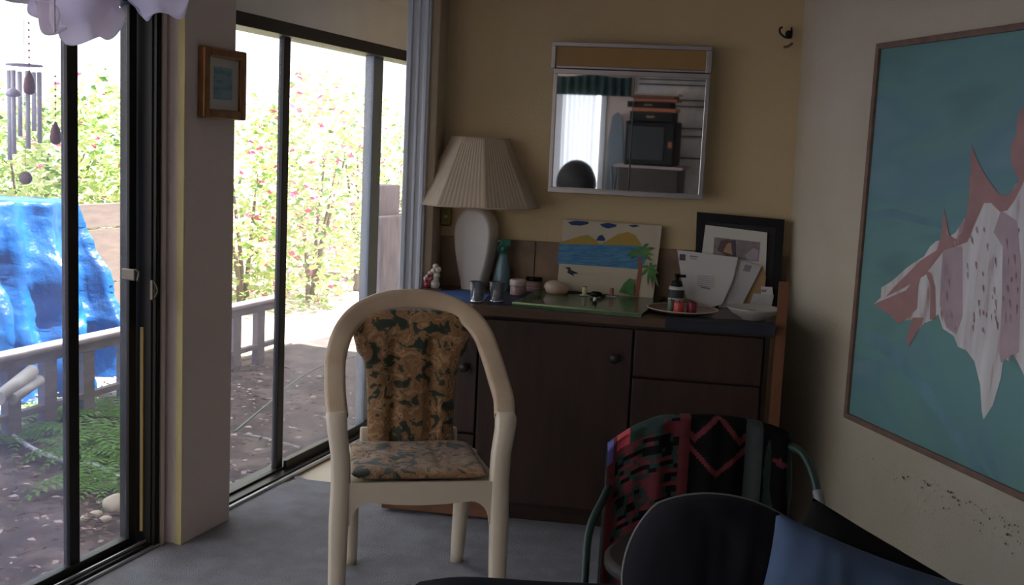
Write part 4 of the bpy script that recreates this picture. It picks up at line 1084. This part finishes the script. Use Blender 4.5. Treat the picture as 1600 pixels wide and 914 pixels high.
for sg in (-1, 1):
    bm = new(); tube(bm, [(.07 * sg, 0, 0), (-.03 * sg, -.02, 1.1)], .009); obj('leg', bm, alum_grey, iron)
oc = thing('office_chair', 'black office chair with a rounded back behind the camera, seen in the mirror', 'chair', (-1.32, -1.45, 0))
bm = new(); lathe(bm, [(.02, -.02), (.20, -.018), (.21, 0), (.20, .018), (.02, .02)], seg=36, fr=Matrix.Translation((0, -.2, .93)) @ Matrix.Rotation(R_(90), 4, 'X') @ Matrix.Diagonal((1, 1.15, 1, 1))); obj('backrest', bm, black_m, oc)
bm = new(); lathe(bm, [(.20, .44), (.23, .46), (.23, .49), (.20, .51)], seg=32); obj('seat', bm, black_m, oc)
bm = new(); tube(bm, [(0, 0, .05), (0, 0, .45)], .025); tube(bm, smooth_path([(0, -.05, .45), (0, -.22, .50), (0, -.225, .85)], 5), .015)
for k in range(5): tube(bm, [(0, 0, .06), (.27 * math.cos(k * 1.2566), .27 * math.sin(k * 1.2566), .02)], .018)
obj('base', bm, black_m, oc)

# ================================================================== GARDEN
GZ = -0.12
bm = new()
def gr(u, v):
    p_ = FL @ Vector((-6 + 30 * u, 2.56 + 24 * v ** 1.5, 0)); p_.z = GZ + .03 * noise.noise(Vector((p_.x * 1.5, p_.y * 1.5, 0))); return p_
grid(bm, 80, 60, gr)
struct('ground', bm, ramp_mat('soil', [(.3, (.045, .03, .03)), (.5, (.085, .058, .058)), (.62, (.16, .12, .11)), (.8, (.04, .028, .03))], 'noise', 5, .95, bump=.6, detail=8), label='shaded garden soil')
bm = new(); box(bm, 5.4, 11.0, 4.25, 7.4, GZ - .05, GZ + .035, FL, bev=.01); struct('sunlit_path', bm, mat('path_sunlit_pale', (.52, .46, .36), .9, var=.2, vscale=4, bump=.3))  # pale slab added so the sunlit ground comes out brighter than the soil
leafs = [mat('leaf_mid', (.24, .38, .10), .5, trans=.4), mat('leaf_pale', (.52, .58, .28), .5, trans=.5), mat('leaf_dark', (.07, .16, .04), .5, trans=.3), mat('bract_pink', (.55, .10, .22), .6, trans=.4)]
def leafcloud(bm, c_, rad, n, size, mix, seed=0, shell=.35):
    rnd = random.Random(seed)
    for _ in range(n):
        a = rnd.uniform(0, 6.2832); z = rnd.uniform(-1, 1); r = (rnd.random() ** (1 / 3)) if rnd.random() < shell else rnd.uniform(.75, 1.0)
        h = math.sqrt(1 - z * z)
        d = Vector((h * math.cos(a) * rad[0], h * math.sin(a) * rad[1], z * rad[2])) * r
        d *= 1 + .35 * noise.noise(Vector((a * 1.2, z * 2.4, seed)))
        p_ = Vector(c_) + d
        if p_.z < GZ + .02: continue
        q = Matrix.Rotation(rnd.uniform(0, 6.28), 3, 'Z') @ Matrix.Rotation(rnd.uniform(-1.2, 1.2), 3, 'X') @ Matrix.Rotation(rnd.uniform(-.8, .8), 3, 'Y')
        s_ = size * rnd.uniform(.6, 1.4)
        pts = [(-.5, 0, 0), (0, -.28, .06), (.5, 0, 0), (0, .28, .06)]
        f = bm.faces.new([bm.verts.new(p_ + q @ Vector(t) * s_) for t in pts])
        x = rnd.random(); acc = 0
        for i, m_ in enumerate(mix):
            acc += m_
            if x < acc: f.material_index = i; break
def bush(name, label, cat, px, py_base, D, rad, zc_, n, size, mix, seed, stems=4, group='garden shrubs and trees'):
    d = ray(px, 300); d = d / d.dot(FW); g = O + d * D
    t = thing(name, label, cat, (g.x, g.y, GZ), 0, group)
    bm = new(); leafcloud(bm, Vector((0, 0, zc_)), rad, n, size, mix, seed)
    # local ground cut: shift so base is at the empty
    for f in bm.faces: pass
    obj('foliage', bm, leafs, t, fix=False)
    bm = new(); rnd = random.Random(seed)
    for k in range(stems):
        a = rnd.uniform(0, 6.28); tube(bm, smooth_path([(0.04 * math.cos(a), .04 * math.sin(a), 0), (.15 * rad[0] * math.cos(a), .15 * rad[1] * math.sin(a), zc_ * .5), (.5 * rad[0] * math.cos(a), .5 * rad[1] * math.sin(a), zc_ + .3 * rad[2])], 4), lambda t_: .03 * (1 - .7 * t_), 6)
    obj('stems', bm, mat('bark', (.16, .12, .09), .9), t)
    return t
bush('shrub', 'pale leafy shrub behind the wind chimes beyond the blue tarp', 'shrub', 40, 0, 9.6, (1.2, .8, .75), 1.15, 3400, .085, (.30, .6, .08, .02), 1)
bush('shrub', 'leafy shrub right of the black stile beyond the tarp', 'shrub', 165, 0, 9.2, (.62, .8, .85), 1.25, 2500, .085, (.30, .62, .05, .03), 2)
bush('bougainvillea', 'sunlit bougainvillea seen through the left pane of the far door', 'shrub', 385, 0, 10.0, (.62, .7, .95), 1.0, 2100, .08, (.22, .70, .01, .07), 3)
bush('bougainvillea', 'sunlit bougainvillea seen through the middle pane of the far door', 'shrub', 490, 0, 10.5, (.62, .8, 1.2), 1.05, 2600, .08, (.22, .68, .02, .08), 4)
bush('shrub', 'pale sunlit shrub against the light grey stile', 'shrub', 565, 0, 11.5, (.45, .6, 1.0), 1.2, 1300, .08, (.22, .72, .03, .03), 5)
bush('shrub', 'pale shrub seen through the rightmost pane of the far door', 'shrub', 620, 0, 13.0, (.55, .6, 1.0), 1.0, 1300, .09, (.22, .72, .03, .03), 6)
bush('shrub', 'tall leafy shrub glimpsed left beyond the tarp', 'shrub', -120, 0, 10.0, (1.2, 1.0, 1.0), 1.2, 3600, .09, (.4, .45, .12, .03), 7)
# blue tarp over a heap
tarp = thing('tarpaulin', 'shiny blue tarpaulin draped over a tall heap behind the rail', 'tarp', FL @ Vector((5.0, 4.9, GZ)), math.atan2(Ls.y, Ls.x))
def redge(v):  # right edge s of the front face (v=0 top)
    pts = [(0, (132, 308)), (.15, (146, 345)), (.4, (164, 430)), (.65, (176, 520)), (.85, (188, 590)), (1, (196, 645))]
    for a_, b_ in zip(pts, pts[1:]):
        if a_[0] <= v <= b_[0] + 1e-9:
            k = (v - a_[0]) / (b_[0] - a_[0]); return (a_[1][0] * (1 - k) + b_[1][0] * k, a_[1][1] * (1 - k) + b_[1][1] * k)
TZ0 = 1.16 + .12
def tarpf(u, v):
    # u 0 left..1 right front edge..; v 0..1 top to bottom, first .12 is the top surface
    if v < .12:
        t = v / .12; vv = 0; back = .9 * (1 - t)
    else: vv = (v - .12) / .88; back = 0
    pxr = redge(vv); pr_ = onL(pxr[0], pxr[1], 4.82 - .28 * vv); sr = pr_.dot(Ls) - 5.0
    sl = -4.2
    s_ = sl + (sr - sl) * (u / .8) if u < .8 else sr + .02 * (u - .8)
    zt = onL(100, 306, 4.82).z - GZ
    z = zt * (1 - vv) * (1 - .03 * math.sin(s_ * 2.2)) 
    if u > .8: back += (u - .8) / .2 * .9
    slope = (.28 * vv)
    fold = 2.2 * (.05 * math.sin(s_ * 11 + 1.5 * vv) + .03 * math.sin(s_ * 27 + 3 * vv) + .05 * noise.noise(Vector((s_ * 3, vv * 4, 2)))) * (.35 + .65 * vv)
    return Vector((s_, -.08 - slope + back + fold + .035 * abs(noise.noise(Vector((s_ * 8, vv * 9, 5)))) + .02 * abs(noise.noise(Vector((s_ * 19, vv * 17, 8)))), max(.005, z + .03 * noise.noise(Vector((s_ * 5, vv * 6 + back * 3, 7))))))
bm = new(); grid(bm, 150, 60, tarpf)
obj('sheet', bm, mat('tarp_blue', (.008, .095, .33), .28, trans=.2, var=.5, vscale=3.5, bump=1.0, bscale=16), tarp, fix=False)
# weathered board behind the tarp
bm = new()
p0 = onL(150, 323, 5.6)
sb_ = p0.dot(Ls)
for k in range(3): box(bm, sb_ - .9, sb_ + .32, 5.6, 5.64, GZ + .02 + .42 * k, GZ + .43 + .42 * k if k < 2 else p0.z + .02, FL, bev=.004)
tag(obj('board_fence', bm, mat('weathered_board', (.10, .075, .07), .9, var=.3, vscale=5, stretch=(1, 1, 6))), 'weathered pinkish board panel behind the right edge of the blue tarp', 'fence')
# low rail fence
rail_m = mat('weathered_rail', (.25, .21, .23), .85, var=.4, vscale=9, stretch=(1, 1, 4))
rf = thing('rail_fence', 'low weathered grey wooden rail fence running along the garden', 'fence', FL @ Vector((4.0, 4.1, GZ)), math.atan2(Ls.y, Ls.x))
zr = onL(95, 533, 4.1).z - GZ
bm = new(); re_ = onL(436, 470, 4.1).dot(Ls) - 4.0; box(bm, -4, re_, -.05, .05, zr - .035, zr, bev=.006); obj('top_rail', bm, rail_m, rf)
bm = new(); box(bm, -4, re_, -.028, -.006, zr - .085, zr - .037, bev=.004); obj('side_rail', bm, rail_m, rf)
bm = new(); box(bm, -4, re_, -.02, .02, .12, .155, bev=.004); obj('bottom_rail', bm, rail_m, rf)
for px_, py_ in ((135, 560), (75, 570), (18, 590), (196, 560), (405, 520), (368, 520), (-60, 590)):
    s_ = onL(px_, py_, 4.1).dot(Ls) - 4.0
    bm = new(); box(bm, s_ - .045, s_ + .045, -.02, .03, 0, zr - .036, bev=.004); obj('post', bm, rail_m, rf)
# white pipes
for k, (xa, ya, xb, yb) in enumerate(((18, 606, 50, 580), (36, 612, 62, 594))):
    a_ = onL(xa, ya, 3.9); b_ = onL(xb, yb, 4.0)
    a_ = a_ + (a_ - b_) * .6
    bm = new(); tube(bm, [a_, b_], .034 - .008 * k, 18)
    tag(obj('plastic_pipe', bm, mat('pvc_white', (.40, .38, .38), .4)), ('thicker white plastic pipe end poking through the rail fence', 'thinner white plastic pipe end just right of the thicker one')[k], 'pipe')
# hose
bm = new(); pts = [onz(x, y, GZ + .04) for x, y in ((-60, 640), (0, 668), (50, 700), (95, 719), (122, 726), (150, 727), (180, 742), (215, 765))]
tube(bm, smooth_path(pts, 6), .011, 8)
tag(obj('garden_hose', bm, mat('hose_grey', (.50, .50, .56), .4)), 'pale grey garden hose lying across the fern bed', 'hose')
bm = new(); pts = [onz(x, y, GZ + .05) for x, y in ((366, 675), (390, 655), (420, 630), (455, 600), (495, 575), (560, 555))]
tube(bm, smooth_path(pts, 5), .006, 8)
tag(obj('garden_hose', bm, mat('hose_green', (.08, .11, .10), .5)), 'thin greenish hose beyond the far door near the rail', 'hose')
bm = new(); pts = [onz(x, y, GZ + .03) for x, y in ((366, 678), (400, 682), (425, 688), (470, 700))]
tube(bm, smooth_path(pts, 5), .008, 8)
tag(obj('dry_branch', bm, mat('branch_grey', (.3, .3, .28), .8)), 'straight pale branch on the ground beyond the far door', 'branch')
# weathered posts at the far right pane
wp = thing('plank_gatepost', 'weathered grey plank gatepost seen through the rightmost pane', 'post', FL @ Vector((6.9, 3.3, GZ)), math.atan2(Ls.y, Ls.x))
pa = onL(593, 290, 3.3); pb = onL(626, 290, 3.3); pc = onL(577, 338, 3.3)
wd = mat('plank_grey', (.34, .27, .30), .9, var=.45, vscale=7, stretch=(3, 3, 1))
bm = new(); box(bm, pa.dot(Ls) - 6.9, pb.dot(Ls) - 6.9, .0, .12, 0, pa.z - GZ, bev=.01); obj('tall_plank', bm, wd, wp)
bm = new(); box(bm, pc.dot(Ls) - 6.9, pb.dot(Ls) - 6.9 + .25, -.10, -.02, 0, pc.z - GZ, bev=.01); obj('low_plank', bm, wd, wp)
# ferns
def fern(px, py, L, seed, label):
    p_ = onz(px, py, GZ + .01); rnd = random.Random(seed)
    t = thing('fern', label, 'fern', (p_.x, p_.y, GZ + .01), 0, 'ferns outside the glass door')
    for k in range(11):
        a = k * .571 + rnd.uniform(-.2, .2); l_ = L * rnd.uniform(.7, 1.1); bm = new()
        pts = [Vector((math.cos(a) * l_ * s_, math.sin(a) * l_ * s_, l_ * (.75 * s_ - .72 * s_ * s_))) for s_ in [i / 12 for i in range(13)]]
        tube(bm, pts, lambda q: .002 * (1.1 - q), 4)
        side = Vector((-math.sin(a), math.cos(a), 0))
        for i in range(1, 13):
            for sg in (-1, 1):
                w2 = l_ * .30 * (1 - i / 13) * min(1, i / 3 + .3); b_ = pts[i] ; fwd = (pts[i] - pts[i - 1])
                bm.faces.new([bm.verts.new(b_), bm.verts.new(b_ + side * sg * w2 * .5 + fwd * .6), bm.verts.new(b_ + side * sg * w2 + fwd * .4 - Z * .01), bm.verts.new(b_ + side * sg * w2 * .5 - fwd * .15)])
        obj('frond', bm, [mat('fern_green', (.12, .26, .05), .6, trans=.35)], t, fix=False)
for i, (x, y, L, lb_) in enumerate([(150, 690, .42, 'fern under the hose right of the black stile'), (170, 655, .38, 'fern nearest the foot of the blue tarp'), (155, 765, .36, 'fern just above the pale stone'), (178, 725, .36, 'fern against the right stile of the door'), (75, 655, .36, 'fern left of the stile behind the hose'), (30, 690, .30, 'fern at the far left below the hose'), (130, 715, .34, 'fern close to the black stile under the hose'), (118, 640, .3, 'fern directly behind the black stile')]):
    fern(x, y, L, i, lb_)
# leaf litter
bm = new(); rnd = random.Random(5)
for k in range(5200):
    s_ = rnd.uniform(1.8, 6.6); o_ = 2.56 + 2.2 * rnd.random(); c_ = FL @ Vector((s_, o_, 0)); c_.z = GZ + .035 + rnd.uniform(0, .015)
    q = Matrix.Rotation(rnd.uniform(0, 6.28), 3, 'Z') @ Matrix.Rotation(rnd.uniform(-.5, .5), 3, 'X'); z_ = rnd.uniform(.02, .055)
    f = bm.faces.new([bm.verts.new(c_ + q @ Vector(t) * z_) for t in ((-.5, 0, 0), (-.1, -.25, .05), (.5, 0, 0), (0, .25, .08))]); f.material_index = rnd.choice((0, 0, 0, 1, 2, 2))
tag(obj('leaf_litter', bm, [mat('litter_brown', (.13, .075, .065), .9), mat('litter_pale', (.42, .33, .32), .9), mat('litter_dark', (.05, .03, .03), .9)], fix=False), 'dry brown leaf litter covering the shaded ground outside', 'leaf litter', kind='stuff')
# pale stones
for k, (x, y, r, lb_) in enumerate(((183, 795, .055, 'largest pale stone by the right end of the door sill'), (150, 808, .025, 'small pale pebble in the middle by the door sill'), (135, 812, .02, 'smallest pale pebble nearest the stile'), (165, 815, .022, 'round pebble just left of the largest stone'))):
    p_ = onz(x, y, GZ + .03); bm = new(); bmesh.ops.create_icosphere(bm, subdivisions=3, radius=r, matrix=Matrix.Translation(p_ + Z * r * .4) @ Matrix.Diagonal((1.1, .8, .75, 1)))
    for v in bm.verts: v.co += Vector((1, 1, 1)) * .25 * r * noise.noise(v.co * 18)
    for f in bm.faces: f.smooth = True
    tag(obj('stone', bm, mat('stone_pale', (.50, .42, .33), .8, var=.2)), lb_, 'stone', 'stones by the sill')
# wind chimes under the eave
def hang(px, py, o): return onL(px, py, o)
wc0 = hang(38, 102, 2.80)
wc = thing('wind_chime', 'silvery tubular wind chime hanging outside the left glass door', 'wind chime', wc0)
bm = new(); lathe(bm, [(.002, .004), (.058, .003), (.06, 0), (.058, -.003), (.002, -.004)], seg=30); obj('top_disc', bm, mat('chime_disc', (.7, .62, .75), .5, trans=.4), wc)
tubes = [(-.048, -.010, .02, .30), (-.030, .03, .02, .22), (-.020, -.04, .02, .28), (.012, .045, .02, .20), (.024, -.03, .02, .26), (.045, .012, .02, .24)]
for x, y, a_, L in tubes:
    bm = new(); lathe(bm, [(.0078, -a_ - L), (.0078, -a_)], c=(x, y, 0), seg=14); tube(bm, [(x, y, -a_), (x, y, 0)], .0007, 4); obj('chime_tube', bm, mat('chime_metal', (.78, .76, .82), .35, .0, trans=.3), wc)
bm = new(); tube(bm, [(0, 0, -.36), (0, 0, .0)], .0009, 5); tube(bm, [(0, 0, 0), (0, 0, HZ + .20 - wc0.z)], .0009, 5); obj('cord', bm, mat('cord_grey', (.3, .28, .3), .8), wc)
bm = new(); lathe(bm, [(.002, -.004), (.022, -.004), (.022, .004), (.002, .004)], seg=24, c=(0, 0, 0), fr=Matrix.Translation((0, 0, -.38)) @ Matrix.Rotation(R_(90), 4, 'X')); obj('wind_catcher', bm, mat('catcher_wood', (.22, .15, .14), .7), wc)
bm = new(); lathe(bm, [(.005, -.010), (.022, -.006), (.026, 0), (.020, .012), (.004, .022)], seg=20, c=(-.012, -.06, -.10)); obj('glass_bird', bm, mat('bird_glass', (.6, .55, .7), .2), wc)
for k, (px_, py0, py1, o_, lb_) in enumerate(((46, 110, 148, 2.70, 'dark red wooden drop pendant hanging before the wind chime'), (87, 190, 226, 2.70, 'dark red wooden drop pendant hanging left of the black stile'))):
    p0 = hang(px_, py1, o_); p1 = hang(px_, py0, o_); h = (p1 - p0).z
    t = thing('wood_pendant', lb_, 'pendant', p0, 0, 'wooden pendants')
    bm = new(); lathe(bm, [(.006, 0), (.016, h * .08), (.019, h * .3), (.015, h * .65), (.004, h * .95), (.002, h)], seg=16); obj('drop', bm, mat('pendant_wood', (.16, .045, .03), .5), t)
    bm = new(); tube(bm, [(0, 0, h), (0, 0, HZ + .20 - p0.z)], .0008, 5)
    for q in range(7): bmesh.ops.create_icosphere(bm, subdivisions=1, radius=.004, matrix=Matrix.Translation((0, 0, h + .02 + q * .022)))
    obj('bead_cord', bm, mat('bead_red', (.5, .1, .1), .5), t)
